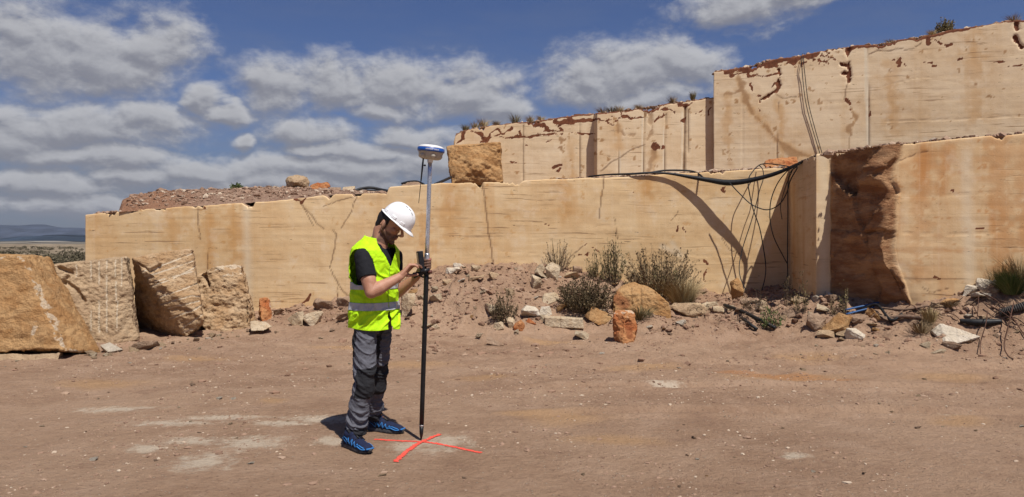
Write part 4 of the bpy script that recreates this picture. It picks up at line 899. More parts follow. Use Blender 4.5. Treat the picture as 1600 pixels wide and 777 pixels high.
gs = hit(880, 514)[1]
big_block('stone_slab', [P(850, 495, gs), P(910, 498, gs), P(912, 514, gs), P(851, 512, gs), P(851, 493, gs + 0.4), P(911, 496, gs + 0.4), P(911, 514, gs + 0.4), P(852, 512, gs + 0.4)], M_RP,
          'long pale sawn slab lying level in front of the dark low bush', 'stone slab', 0.012, 0.008, 5, 53, [('crack', 1.0, 0.02, [(875, 495), (875, 514)])])
gw = hit(1490, 538)[1]
def slab_plan(pts_px, z_up, th):
    top = []
    for px, py in pts_px:
        h0 = hit(px, py); top.append(h0 + np.array([0, 0, z_up]))
    return top + [q - np.array([0, 0, th]) for q in top]
_c = [hit(px, py) + np.array([0, 0, 0.045]) for px, py in ((1454, 521), (1469, 510), (1496, 518), (1532, 533), (1481, 547))]
big_block('stone_slab', _c + [q - np.array([0, -0.02, 0.035]) for q in _c], M_RW, 'thin cream slab tilted on the dirt bank among the rusty rods', 'stone slab', 0.009, 0.006, 5, 54, [('crack', 0.8, 0.006, [(1465, 520), (1500, 525), (1520, 532)])])

# loose stones strewn about: one mesh per shape, each stone an object of its own
shapes = [rock_mesh(300 + i, 1.0, 0.8 + 0.05 * (i % 5), 0.45 + 0.07 * (i % 4), 8 + i % 4, 2, 0.04) for i in range(14)]
mats_ = [M_RP, M_RG, M_RB, M_RW, M_RO, M_RR]
var = {}
def loose(loc, size, mi, rot, group, label, name='stone', cat='stone'):
    i = int(rng.integers(len(shapes)))
    if (i, mi) not in var:
        me = shapes[i].copy(); me.materials.append(mats_[mi]); var[(i, mi)] = me
    o = bpy.data.objects.new(name, var[(i, mi)]); COL.objects.link(o)
    o.location = loc; o.scale = (size * rng.uniform(0.8, 1.3), size * rng.uniform(0.7, 1.2), size * rng.uniform(0.6, 1.2)); o.rotation_euler = rot
    return tag(o, label, cat, group)
cnt = 0
while cnt < 155:                                       # on the mounds and rubble
    px = rng.uniform(430, 1600); py = rng.uniform(415, 560)
    p = hit(px, py)
    if LASTGAP > 0.03 or p[2] < 0.06 and rng.random() < 0.8: continue
    if p[1] > 14.0 or p[0] > 5.0 and p[1] > 10.9: continue
    s = float(np.exp(rng.normal(math.log(0.12), 0.6))); s = min(s, 0.40)
    mi = int(rng.choice(5, p=[0.40, 0.24, 0.16, 0.12, 0.08]))
    loose((p[0], p[1], p[2] + s * 0.08), s, mi, tuple(rng.uniform(-0.4, 0.4, 2)) + (rng.uniform(0, 6.28),), 'broken stones on the earth mounds', 'small broken stone lying loose on the earth mounds along the benches')
    cnt += 1
cnt = 0
while cnt < 90:                                       # out on the floor
    px = rng.uniform(-60, 1660); py = 545 + 225 * rng.random() ** 1.6
    p = hit(px, py)
    if abs(p[0] + 0.75) < 0.9 and abs(p[1] - 5.5) < 0.7: continue
    s = float(np.exp(rng.normal(math.log(0.032), 0.4)))
    mi = int(rng.choice(5, p=[0.35, 0.25, 0.22, 0.13, 0.05]))
    loose((p[0], p[1], p[2] + s * 0.06), s, mi, tuple(rng.uniform(-0.3, 0.3, 2)) + (rng.uniform(0, 6.28),), 'stray stones on the floor', 'small stray stone on the bare quarry floor')
    cnt += 1

for k in range(52):
    px = rng.uniform(110, 440); pyb = np.interp(px, [110, 160, 220, 320, 400, 440], [556, 551, 541, 525, 518, 512]) + rng.uniform(-3, 8); p = hit(px, pyb)
    sz_ = min(float(np.exp(rng.normal(math.log(0.085), 0.65))), 0.34)
    loose((p[0], p[1], p[2] + sz_ * 0.05), sz_, int(rng.choice(5, p=[0.3, 0.35, 0.2, 0.05, 0.1])), tuple(rng.uniform(-0.4, 0.4, 2)) + (rng.uniform(0, 6.28),), 'chips at the foot of the quarried blocks', 'small chip of stone at the foot of the quarried blocks on the left')
# gravel and clods too many to count
def scatter(name, pts, sizes, material, seed, squash=0.6):
    r = np.random.default_rng(seed)
    ico = np.array([(0, 0, 1), (0.89, 0, 0.45), (0.28, 0.85, 0.45), (-0.72, 0.53, 0.45), (-0.72, -0.53, 0.45), (0.28, -0.85, 0.45), (0.72, 0.53, -0.45), (-0.28, 0.85, -0.45), (-0.89, 0, -0.45), (-0.28, -0.85, -0.45), (0.72, -0.53, -0.45), (0, 0, -1)])
    f = np.array([(0, 1, 2), (0, 2, 3), (0, 3, 4), (0, 4, 5), (0, 5, 1), (1, 6, 2), (2, 7, 3), (3, 8, 4), (4, 9, 5), (5, 10, 1), (6, 7, 2), (7, 8, 3), (8, 9, 4), (9, 10, 5), (10, 6, 1), (11, 7, 6), (11, 8, 7), (11, 9, 8), (11, 10, 9), (11, 6, 10)])
    n = len(pts); a = r.uniform(0, 6.28, n)
    V = ico[None] * (1 + r.uniform(-0.35, 0.35, (n, 12, 1))) * np.stack([r.uniform(0.7, 1.3, n), r.uniform(0.6, 1.1, n), squash * r.uniform(0.6, 1.2, n)], 1)[:, None, :]
    c, s = np.cos(a)[:, None], np.sin(a)[:, None]
    V = np.stack([V[..., 0] * c - V[..., 1] * s, V[..., 0] * s + V[..., 1] * c, V[..., 2]], 2) * sizes[:, None, None] * 0.5 + pts[:, None, :]
    F = (f[None] + (np.arange(n) * 12)[:, None, None]).reshape(-1, 3)
    tone = np.repeat(r.random(n), 12)
    o = link(name, mesh_np(name, V.reshape(-1, 3), F, [material], False, {'tone': tone}), loc=(0, 8, 0))
    return tag(o, kind='stuff')
def gravel_mat(name, cols):
    m, n, b = mat(name, cols[0], 0.95, 0, 0.1)
    t = n.attr('tone'); c = n.mix(n.ramp(t, 0.0, 0.5), cols[0], cols[1]); c = n.mix(n.ramp(t, 0.72, 0.95), c, cols[2])
    n.put(b.inputs['Base Color'], c); return m
M_CLOD = gravel_mat('earth_clods', [(0.17, 0.10, 0.065), (0.27, 0.165, 0.11), (0.35, 0.24, 0.165)])
M_GRAV = gravel_mat('gravel', [(0.20, 0.125, 0.085), (0.30, 0.195, 0.135), (0.48, 0.38, 0.28)])
def rnd_pts(n, x0, x1, y0, y1, keep=None, seed=1):
    r = np.random.default_rng(seed); x = r.uniform(x0, x1, n); y = r.uniform(y0, y1, n)
    k = np.ones(n, bool) if keep is None else keep(x, y, r)
    x, y = x[k], y[k]; return np.stack([x, y, gh(x, y)], 1), r
def k_clod(x, y, r):
    z = gh(x, y); d = sstep(z, 0.03, 0.2) * 0.9 + 0.16 * sstep(y, 7.5, 10.5) * (vnoise(np.stack([x * 0.9, y * 1.4, x * 0], 1), 91) > 0.1) + 0.01
    return r.random(len(x)) < d
pc, r_ = rnd_pts(40000, -8.5, 8.8, 7.0, 14.1, k_clod, 5)
scatter('earth_clods', pc, np.minimum(np.exp(r_.normal(math.log(0.026), 0.75, len(pc))), 0.13), M_CLOD, 6)
pg, r_ = rnd_pts(34000, -7.5, 7.5, 3.9, 11.5, lambda x, y, r: (np.abs(x) < y * 0.72) & (r.random(len(x)) < 0.12 + 0.8 * (vnoise(np.stack([x * 1.1, y * 1.3, x * 0], 1), 93) > 0.05)), 7)
scatter('gravel', pg, np.minimum(np.exp(r_.normal(math.log(0.0115), 0.6, len(pg))), 0.055), M_GRAV, 8)
def crest_bits():
    """crumbs along the crests of the benches"""
    P_ = []; r = np.random.default_rng(55)
    for prof, Y, a, b, n in ((prof_t2, 17.85, 715, 928, 500), (prof_t2, 17.5, 937, 1113, 400), (prof_t3, None, 1120, 1600, 1000), (prof_rb, 10.9, 1300, 1600, 300), (prof_lb, 14.3, 870, 1230, 500), (prof_lb, 14.4, 140, 186, 60)):
        px = r.uniform(a, b, n); Y = np.interp(px, [1115, 1352, 1600], [17.0, 16.2, 15.3]) if Y is None else Y; py = np.interp(px, [p[0] for p in prof], [p[1] for p in prof]); dy = np.abs(r.normal(0, 0.25, n))
        P_.append(np.stack([(px - 800) / FPX * Y, Y + 0.06 + dy, CAMZ - (py - HOR) / FPX * Y + 0.01 + 0.04 * dy], 1))
    U = r.uniform(0.02, 0.98, 1500); pxs = 190 + U * 418; v_ = r.uniform(0.02, 0.35, 1500)
    hp_ = []
    eh = bpy.data.objects['earth_heap']; bv = BVHTree.FromPolygons([v.co + eh.location for v in eh.data.vertices], [tuple(p.vertices) for p in eh.data.polygons])
    for x_, k_ in zip(pxs, v_):
        Y = 14.45 + k_ * 3.0; h_ = bv.ray_cast(Vector(((x_ - 800) / FPX * (14.42 + 0.8 * min(k_ / 0.27, 1)), Y, 9)), Vector((0, 0, -1)))
        if h_[0] is not None: hp_.append(list(h_[0]))
    P_.append(np.array(hp_))
    p = np.vstack(P_); scatter('gravel', p, np.minimum(np.exp(r.normal(math.log(0.05), 0.5, len(p))), 0.2), M_GRAV, 56)
crest_bits()

# ------------------------------------------------------------------ plants
def leafmat(name, a, b_, c_):
    m, n, b = mat(name, a, 0.8, 0, 0.15)
    t = n.attr('tone'); c = n.mix(n.ramp(t, 0.0, 0.6), a, b_); c = n.mix(n.ramp(t, 0.75, 1.0), c, c_)
    n.put(b.inputs['Base Color'], c); return m
M_LDRY = leafmat('dry_brown_leaves', (0.12, 0.082, 0.042), (0.22, 0.155, 0.085), (0.36, 0.265, 0.15))
M_LDARK = leafmat('dark_leaves', (0.05, 0.038, 0.02), (0.11, 0.08, 0.042), (0.22, 0.155, 0.085))
M_LOLIVE = leafmat('olive_leaves', (0.085, 0.07, 0.03), (0.16, 0.13, 0.06), (0.29, 0.22, 0.115))
M_LGREEN = leafmat('green_leaves', (0.055, 0.085, 0.025), (0.10, 0.13, 0.045), (0.22, 0.21, 0.09))
M_STRAW = leafmat('straw', (0.24, 0.17, 0.08), (0.36, 0.27, 0.14), (0.50, 0.40, 0.24))
M_STEM = leafmat('stems', (0.07, 0.045, 0.03), (0.13, 0.09, 0.055), (0.20, 0.15, 0.10))
def shrub(base, w, h, nst, nleaf, leafm, stemm, label, name='shrub', cat='shrub', seed=1, leaf=0.035, spread=1.0, up=0.7, stem_r=0.004, curve=0.3, lo=0.15, group=None):
    r = np.random.default_rng(seed)
    t = empty(name, tuple(base), label, cat, group)
    SV, SF, LV, LF, ST, LT = [], [], [], [], [], []
    for i in range(nst):
        a = r.uniform(0, 6.28); rr = math.sqrt(r.random())
        hh = h * r.uniform(0.35, 1.08) * (1 - 0.35 * rr * rr)
        end = np.array([math.cos(a) * rr * w / 2 * spread, math.sin(a) * rr * w / 2 * spread * 0.8, hh])
        b0 = np.array([math.cos(a) * rr * w * 0.2, math.sin(a) * rr * w * 0.2, -0.02])
        midp = b0 + (end - b0) * 0.5 + np.array([math.cos(a), math.sin(a), 0]) * rr * w * curve * r.uniform(-0.1, 0.25) + r.normal(0, 0.012, 3)
        pts = spline([b0, midp, end + r.normal(0, 0.01, 3)], 6)
        V, F = tube_np(pts, np.linspace(stem_r, stem_r * 0.3, 6), 3, False, 0)
        o0 = len(SV); SV += V; SF += [[o0 + q for q in f] for f in F]; ST += [r.random()] * len(V)
        for k in range(int(nleaf * 0.75 * r.uniform(0.3, 1.4))):
            u = lo + (1 - lo) * r.random() ** 0.8; q = pts[0] + 0; idx = u * 5; i0 = min(int(idx), 4); q = pts[i0] + (pts[i0 + 1] - pts[i0]) * (idx - i0)
            q = q + r.normal(0, leaf * 0.45, 3)
            dirv = r.normal(0, 1, 3) * (1 - up) + (pts[i0 + 1] - pts[i0]) / max(np.linalg.norm(pts[i0 + 1] - pts[i0]), 1e-6) * up
            dirv /= np.linalg.norm(dirv); sd = np.cross(dirv, r.normal(0, 1, 3)); sd /= max(np.linalg.norm(sd), 1e-6)
            L = leaf * r.uniform(0.6, 1.3); wd = L * r.uniform(0.16, 0.3)
            o1 = len(LV); LV += [q, q + dirv * L * 0.5 + sd * wd, q + dirv * L, q + dirv * L * 0.5 - sd * wd]; LF.append([o1, o1 + 1, o1 + 2, o1 + 3]); LT += [r.random()] * 4
    bw = np.array(base, float)
    link('stems', mesh_np('stems', np.array(SV) + bw, SF, [stemm], True, {'tone': ST}), parent=t)
    if LV: link('foliage', mesh_np('foliage', np.array(LV) + bw, LF, [leafm], True, {'tone': LT}), parent=t)
    return t
def tuft(base, w, h, n, m, label, name='grass_tuft', cat='grass tuft', seed=1, lean=0.5, wid=0.004, group=None):
    """blades of grass from one root: a single mesh"""
    r = np.random.default_rng(seed); V, F, T = [], [], []
    for i in range(n):
        a = r.uniform(0, 6.28); rr = r.random() ** 0.6; hh = h * r.uniform(0.45, 1.0)
        b0 = np.array([math.cos(a) * w * 0.15 * r.random(), math.sin(a) * w * 0.15 * r.random(), -0.01])
        e1 = b0 + np.array([math.cos(a) * rr * w * 0.22, math.sin(a) * rr * w * 0.22, hh * 0.6]); e2 = b0 + np.array([math.cos(a) * rr * w * 0.5, math.sin(a) * rr * w * 0.5, hh * (1 - 0.25 * rr * lean)])
        sd = np.array([-math.sin(a + 0.6), math.cos(a + 0.6), 0]) * wid * r.uniform(0.6, 1.3)
        o = len(V); V += [b0 - sd, b0 + sd, e1 + sd * 0.8, e1 - sd * 0.8, e2]; F += [[o, o + 1, o + 2, o + 3], [o + 3, o + 2, o + 4]]; T += [r.random()] * 5
    o = link(name, mesh_np(name, np.array(V) + np.array(base, float), F, [m], True, {'tone': T}), loc=tuple(base))
    return tag(o, label, cat, group)
def mpp(p): return p[1] / FPX
def shrub_at(px, pyb, wpx, hpx, *a, **k):
    p = hit(px, pyb); s = mpp(p); return shrub(p, wpx * s, hpx * s, *a, **k)
def tuft_at(px, pyb, wpx, hpx, *a, **k):
    p = hit(px, pyb); s = mpp(p); return tuft(p, wpx * s, hpx * s, *a, **k)
shrub_at(872, 421, 52, 50, 46, 16, M_LDRY, M_STEM, 'dry twiggy upright shrub standing against the bench on the mound crest', seed=1, leaf=0.03, up=0.9, stem_r=0.006, lo=0.25)
shrub_at(930, 438, 34, 50, 26, 34, M_LOLIVE, M_STEM, 'small thin olive shrub between the twiggy shrub and the tall dark one', seed=2, leaf=0.035, up=0.8)
shrub_at(958, 444, 44, 72, 40, 38, M_LOLIVE, M_STEM, 'tall narrow dark shrub with spiky tips left of the widest bush', seed=3, leaf=0.04, up=0.85, stem_r=0.006)
shrub_at(1030, 462, 128, 80, 150, 46, M_LDRY, M_STEM, 'widest tall brown bush behind the large ochre boulder', seed=4, leaf=0.042, up=0.8, stem_r=0.006)
shrub_at(1022, 462, 90, 55, 70, 34, M_LOLIVE, M_STEM, 'dense dark bush filling the foot of the widest brown bush', seed=14, leaf=0.045, up=0.6)
shrub_at(916, 487, 96, 56, 150, 60, M_LDARK, M_STEM, 'low dense nearly black bush behind the long pale slab', seed=5, leaf=0.04, up=0.5, lo=0.2)
shrub_at(788, 502, 48, 46, 50, 40, M_LDARK, M_STEM, 'small dark shrub on the open slope of the mound', seed=6, leaf=0.035, up=0.75)
tuft_at(1066, 478, 84, 52, 900, M_STRAW, 'pale straw-coloured grass clump at the right end of the bushes', seed=7)
tuft_at(1000, 500, 70, 30, 260, M_LOLIVE, 'thin olive grass growing in front of the large ochre boulder', seed=27)
shrub_at(1080, 492, 50, 24, 40, 30, M_LDARK, M_STEM, 'low dark weed under the dark leaning slab', seed=15, leaf=0.03, up=0.4)
shrub_at(1203, 514, 40, 32, 30, 22, M_LGREEN, M_STEM, 'small bright green weed by the end of the black pipe', seed=8, leaf=0.04, up=0.7)
shrub_at(1252, 490, 26, 62, 12, 40, M_LOLIVE, M_STEM, 'tall thin weed at the foot of the bright upright strip', seed=9, leaf=0.035, up=0.75, stem_r=0.005)
shrub_at(1228, 480, 18, 56, 7, 34, M_LDARK, M_STEM, 'slender dark weed in the shaded corner', seed=10, leaf=0.03, up=0.8, stem_r=0.005)
shrub_at(1318, 492, 24, 56, 9, 44, M_LOLIVE, M_STEM, 'slender weed in front of the shaded broken face, beside the blue rods', seed=11, leaf=0.03, up=0.7, stem_r=0.005)
shrub_at(1302, 494, 16, 40, 7, 40, M_LDRY, M_STEM, 'short brown weed left of the slender one by the blue rods', seed=12, leaf=0.03, up=0.7, stem_r=0.004)
shrub_at(1180, 485, 50, 32, 26, 12, M_LDARK, M_STEM, 'tangled dark twigs in the shaded corner under the cables', seed=13, leaf=0.03, up=0.3)
tuft_at(1582, 460, 74, 46, 1100, M_LGREEN, 'thick green grass clump beside the pale slabs', seed=17)
tuft_at(1594, 452, 80, 62, 500, M_STRAW, 'tall dry straw grass behind the thick green grass clump', seed=18)
tuft_at(1453, 506, 40, 34, 240, M_STRAW, 'dry straw bundle lying among sticks left of the cream slab', seed=19, lean=1.4)
tuft_at(1485, 470, 34, 16, 160, M_LDRY, 'low brown grass tuft behind the flat orange rock', seed=20)
tuft_at(1440, 520, 60, 30, 130, M_LDRY, 'scattered dry brown stalks on the dirt bank', seed=22, lean=1.5)
def crest_pt(prof, px, Y, back=0.15):
    py = np.interp(px, [p[0] for p in prof], [p[1] for p in prof]); q = P(px, py, Y); q[1] += back; return q
shrub(crest_pt(prof_t3, 1487, 15.7, 0.25) - np.array([0, 0, 0.02]), 0.36, 0.36, 60, 40, M_LOLIVE, M_STEM, 'round olive shrub on the very crest of the highest tier', seed=31, leaf=0.04, up=0.5)
for i, (px, w, h, prof, Y) in enumerate([(727, .22, .16, prof_t2, 17.95), (742, .30, .16, prof_t2, 17.95), (756, .32, .20, prof_t2, 17.95), (776, .2, .12, prof_t2, 17.95), (806, .28, .2, prof_t2, 17.95), (829, .24, .14, prof_t2, 17.95), (846, .22, .12, prof_t2, 17.95), (943, .3, .12, prof_t2, 17.5), (958, .3, .12, prof_t2, 17.5), (969, .24, .12, prof_t2, 17.5), (1000, .2, .1, prof_t2, 17.5), (1052, .26, .16, prof_t2, 17.5), (1085, .14, .2, prof_t2, 17.5), (1395, .2, .08, prof_t3, 16.25), (1462, .2, .1, prof_t3, 15.8), (1590, .3, .14, prof_t3, 15.35)]):
    tuft(crest_pt(prof, px, Y, 0.12), w * 1.6, h * 1.5, 130, [M_LOLIVE, M_STRAW, M_STRAW, M_LDRY][i % 4], 'small tuft of dry grass on the crest of an upper tier', seed=60 + i, group='grass tufts along the tier crests')
shrub(P(370, 297, 15.25), 0.24, 0.13, 40, 30, M_LGREEN, M_STEM, 'lone little green shrub on top of the earth heap', seed=35, leaf=0.04, up=0.3)
tuft(P(425, 295, 15.25), 0.4, 0.10, 80, M_STRAW, 'thin dry grass on the earth heap left of the perched boulder', seed=36)

# scrub on the far plain: a mass nobody could count
M_SCRUB = leafmat('scrub_leaves', (0.045, 0.04, 0.024), (0.10, 0.085, 0.052), (0.20, 0.16, 0.10))
def scrub():
    r = np.random.default_rng(77); V, F, T = [], [], []
    n = 640
    for i in range(n):
        Y = 28 + 260 * r.random() ** 1.7; px = r.uniform(-80, 180); x = (px - 800) / FPX * Y
        z0 = ghs(x, Y); s = r.uniform(0.18, 0.5) * (1 + Y / 500)
        m = 60 if Y < 90 else 36
        base_t = r.random() * 0.6
        for k in range(m):
            d = r.normal(0, 1, 3); d /= np.linalg.norm(d); q = np.array([x, Y, z0]) + d * np.array([1, 1, 0.62]) * s * r.uniform(0.5, 1.0) + np.array([0, 0, s * 0.45])
            if q[2] < z0: continue
            L = s * r.uniform(0.14, 0.30); u = r.normal(0, 1, 3); u /= np.linalg.norm(u); w = np.cross(u, d); w /= max(np.linalg.norm(w), 1e-6)
            o = len(V); V += [q - u * L, q + w * L * 0.6, q + u * L, q - w * L * 0.6]; F.append([o, o + 1, o + 2, o + 3]); T += [min(1, base_t + 0.4 * r.random())] * 4
    o = link('scrub', mesh_np('scrub', np.array(V), F, [M_SCRUB], True, {'tone': T}), loc=(-60, 100, 0)); tag(o, kind='stuff')
scrub()

# ------------------------------------------------------------------ hoses, cables, rods
def rope(name, pts, rad, material, label, cat, n=60, sides=8, flat=None):
    p = spline(pts, n); V, F = tube_np(p, rad if np.isscalar(rad) else np.interp(np.linspace(0, 1, n), np.linspace(0, 1, len(rad)), rad), sides) if name != 'cable' else tube_np(p, rad * 0.75, sides)
    V = np.array(V)
    o = link(name, mesh_np(name, V, F, [material]), loc=tuple(p[0])); return tag(o, label, cat)
def pxpath(l): return [P(*q) for q in l]
rope('hose', pxpath([(920, 276, 14.6), (950, 273, 14.25), (985, 272, 14.05), (1020, 270, 14.0), (1050, 272, 13.97), (1080, 277, 13.91), (1110, 282, 13.82), (1135, 285.5, 13.72), (1160, 284, 13.62), (1185, 279, 13.5), (1210, 272, 13.36), (1235, 262, 13.15), (1256, 252, 12.75), (1275, 243, 12.6)]), [0.015, 0.015, 0.02, 0.02, 0.022, 0.035, 0.045, 0.055, 0.05, 0.04, 0.036, 0.03, 0.02, 0.018], M_BLK, 'thick black hose drooping along the bench edge up to the right-hand bench', 'hose', 90)
rope('hose', pxpath([(1010, 271, 14.2), (1040, 266.5, 14.2), (1075, 267, 14.15), (1090, 271, 14.05), (1100, 279, 13.85)]), 0.017, M_BLK, 'thin black hose arched over the thick hose on the bench edge', 'hose')
rope('cable', pxpath([(1240, 262, 13.0), (1215, 257.5, 13.6), (1189, 257, 13.9), (1174, 271, 13.75), (1169, 284, 13.7), (1171, 302, 13.65), (1177, 328, 13.6), (1187, 357, 13.55), (1194, 395, 13.5), (1196.5, 418, 13.4), (1195, 436, 13.3), (1190, 455, 13.25)]), 0.013, M_BLK, 'looped black cable crossing others in front of the sunlit bench, reaching the shaded rubble', 'cable', 100)
rope('cable', pxpath([(1186, 258, 13.95), (1192, 266, 13.8), (1192.5, 280, 13.75), (1187, 297, 13.7), (1180, 325, 13.65), (1172, 352, 13.6), (1163, 379, 13.55), (1158, 398, 13.5), (1155, 417, 13.4), (1157, 434, 13.3), (1166, 455, 13.2)]), 0.011, M_BLK, 'black cable curving left to touch ground beside the upright orange rock', 'cable', 100)
rope('cable', pxpath([(1140, 286, 13.6), (1157, 304, 13.55), (1175, 320, 13.45), (1198, 328, 13.3), (1217, 320, 13.15), (1229, 302, 13.0), (1235, 282, 12.9), (1246, 262, 12.75)]), 0.013, M_BLK, 'slack U-shaped black cable slung across the shaded corner', 'cable', 80)
rope('cable', pxpath([(1250, 256, 12.7), (1231, 267, 13.0), (1216, 285, 13.15), (1206, 308, 13.2), (1203, 328, 13.2), (1204, 350, 13.2), (1210, 373, 13.2), (1223, 399, 13.2), (1230, 412, 13.2)]), 0.012, M_BLK, 'black cable bowing left and back to the vertical cable', 'cable', 80)
rope('cable', pxpath([(1246, 260, 12.8), (1236, 268, 13.0), (1231.5, 285, 13.3), (1231, 340, 13.35), (1230.5, 400, 13.35), (1231, 446, 13.3)]), 0.013, M_BLK, 'straight vertical black cable hanging down the inner corner', 'cable', 60)
rope('cable', pxpath([(1240, 263, 12.9), (1230, 285, 13.1), (1222, 310, 13.2), (1219.5, 325, 13.2), (1222, 343, 13.2)]), 0.009, M_BLK, 'short loose cable end dangling inside the shaded corner', 'cable', 40)
rope('cable', pxpath([(1254, 84, 16.8), (1252.5, 92, 16.48), (1254, 120, 16.46), (1259, 160, 16.44), (1269, 200, 16.42), (1281, 240, 16.38), (1286, 262, 16.3)]), 0.010, M_BLK, 'left of two thin cables hanging down the highest tier', 'cable', 60)
rope('cable', pxpath([(1257, 84, 16.8), (1255.5, 92, 16.46), (1258, 120, 16.44), (1263, 160, 16.42), (1273, 200, 16.40), (1284.5, 240, 16.36), (1290, 262, 16.3)]), 0.010, M_BLK, 'right of two thin cables hanging down the highest tier', 'cable', 60)
rope('hose', pxpath([(553, 299, 15.0), (565, 295, 15.1), (580, 293.5, 15.2), (598, 297, 15.2), (606, 299, 15.1), (590, 299, 14.95), (570, 298, 14.95)]), 0.028, M_BLK, 'black hose coil heaped on the bench behind the man', 'hose', 60)
rope('hose', pxpath([(628, 287, 15.0), (640, 284, 15.2), (652, 284, 15.2), (662, 288, 15.0)]), 0.022, M_BLK, 'short curved black hose on the bench left of the white receiver', 'hose', 40)
rope('hose', pxpath([(680, 288, 15.0), (692, 283, 15.6), (705, 277, 16.6)]), 0.03, M_BLK, 'black hose end lying at the foot of the orange block', 'hose', 20)
big_block('earth_heap', [P(625, 291, 14.9), P(640, 284, 15.2), P(655, 284, 15.2), P(668, 291, 14.9), P(630, 290, 15.8), P(664, 290, 15.8), P(645, 292, 14.6)], M_RB, 'little dirt heap under the short curved hose on the bench', 'earth heap', 0.016, 0.02, 5, 71)
def ground_rod(name, l, rad, material, label, cat, lift=0.02, n=30, sides=7):
    pts = [hit(px, py) + np.array([0, 0, lift + dz]) for px, py, dz in l]
    return rope(name, pts, rad, material, label, cat, n, sides)
ground_rod('pipe', [(1132, 485, 0.06), (1160, 497, 0.08), (1188, 508, 0.05), (1212, 517, 0.02)], 0.028, M_BLK, 'long thick black pipe end lying over the berm below the cables', 'pipe')
ground_rod('pipe', [(1158, 502, 0.04), (1170, 511, 0.03), (1183, 519, 0.02)], 0.026, M_BLK, 'short black pipe below the long one, with a pale worn end', 'pipe')
tb = [(1322, 492), (1372, 474)]
for i, (dz, a, b, lab) in enumerate([(0.07, (1320, 492), (1373, 473), 'upper of two bright blue plastic rods lying in the rubble'), (0.045, (1322, 496), (1366, 480), 'lower of two bright blue plastic rods lying in the rubble')]):
    pa = hit(*a) + np.array([0, 0, dz]); pb = P(b[0], b[1], pa[1] + 0.05)
    rope('plastic_rod', [pa, (pa + pb) / 2, pb], 0.014, M_BLUE, lab, 'rod', 12, 10)
ground_rod('hose', [(1345, 490, 0.03), (1370, 482, 0.06), (1392, 484, 0.05), (1410, 490, 0.03)], 0.02, M_BLK, 'black hose running right from the blue rods', 'hose')
ground_rod('wooden_pole', [(1384, 503, 0.03), (1412, 503, 0.04), (1440, 503, 0.03)], 0.028, M_WOOD, 'grey weathered wooden pole lying level in the rubble', 'pole')
ground_rod('wooden_pole', [(1372, 487, 0.05), (1410, 481, 0.09), (1450, 477, 0.05)], 0.016, M_WOOD, 'thin dark stick lying behind the weathered wooden pole', 'stick')
rr = [([(1413, 468, 0.10), (1425, 480, 0.12), (1437, 492, 0.02)], 0.010, 'rusty rod slanting down at the foot of the broken corner'),
      ([(1472, 494, 0.03), (1490, 501, 0.06), (1505, 510, 0.02)], 0.009, 'rusty rod lying above the cream slab'),
      ([(1503, 487, 0.05), (1518, 491, 0.12), (1529, 503, 0.03)], 0.010, 'bent rusty rod arching right of the flat orange rock'),
      ([(1531, 470, 0.10), (1555, 489, 0.16), (1575, 505, 0.14), (1606, 537, 0.03)], 0.012, 'longest rusty rod slanting down to the right edge'),
      ([(1541, 487, 0.10), (1566, 502, 0.10), (1590, 512, 0.03)], 0.011, 'short thick rusty rod crossing the longest one'),
      ([(1543, 515, 0.22), (1540, 528, 0.16), (1532, 544, 0.05), (1532, 556, 0.01)], 0.010, 'upright bent rusty rod right of the cream slab'),
      ([(1584, 511, 0.30), (1577, 530, 0.2), (1569, 547, 0.05), (1575, 560, 0.02), (1583, 564, 0.01)], 0.012, 'hooked rusty rod standing at the bottom of the right-hand bank'),
      ([(1527, 500, 0.02), (1528, 494, 0.08), (1529, 487, 0.18)], 0.009, 'stub of rusty rod sticking up behind the black pipe'),
      ([(1440, 489, 0.02), (1450, 486, 0.05), (1470, 489, 0.02)], 0.008, 'thin rusty rod beside the straw bundle')]
for l, rad, lab in rr: ground_rod('rebar_rod', l, rad * 0.62, M_RUST, lab, 'rebar', 0.01)
ground_rod('pipe', [(1500, 507, 0.02), (1530, 510, 0.03), (1565, 508, 0.02)], [0.03, 0.045, 0.05, 0.03], M_BLK, 'flattened black pipe half buried in the right-hand bank', 'pipe')
def ribbed(l, rad, label):
    pts = spline([hit(px, py) + np.array([0, 0, dz]) for px, py, dz in l], 120)
    V, F = tube_np(pts, rad * (1 + 0.10 * np.sign(np.sin(np.arange(120) * 1.6))), 12)
    tag(link('pipe', mesh_np('pipe', np.array(V), F, [simple('grey_ribbed_plastic', (0.055, 0.05, 0.045), 0.6, 0.3, 10, 0.1)], False), loc=tuple(pts[0])), label, 'pipe')
ribbed([(1563, 494, 0.03), (1590, 488, 0.05), (1625, 480, 0.04), (1680, 474, 0.04)], 0.055, 'grey ribbed pipe lying on the bank at the right edge')
_r = np.random.default_rng(404)
for k in range(34):
    px = _r.choice([_r.uniform(1150, 1260), _r.uniform(1330, 1590), _r.uniform(880, 960), _r.uniform(1380, 1560)]); pyb = _r.uniform(474, 512); a_ = _r.uniform(-0.5, 0.5); L_ = _r.uniform(14, 46)
    q = [(px - L_ / 2 * math.cos(a_), pyb - L_ / 2 * math.sin(a_), _r.uniform(0, 0.05)), (px + _r.normal(0, 2), pyb + _r.normal(0, 1.5), _r.uniform(0.02, 0.10)), (px + L_ / 2 * math.cos(a_), pyb + L_ / 2 * math.sin(a_), _r.uniform(0, 0.08))]
    tw = ground_rod('stick', q, float(_r.uniform(0.003, 0.008)), M_STEM if k % 3 else M_WOOD, 'thin dry stick lying tangled in the rubble along the benches', 'stick', 0.008, 10, 5); tw['group'] = 'dry sticks in the rubble'
ground_rod('twig', [(692, 478, 0.0), (700, 462, 0.03), (704, 448, 0.02), (714, 437, 0.03)], 0.006, M_WOOD, 'bent dry twig lying on the mound right of the pole', 'twig', 0.01)
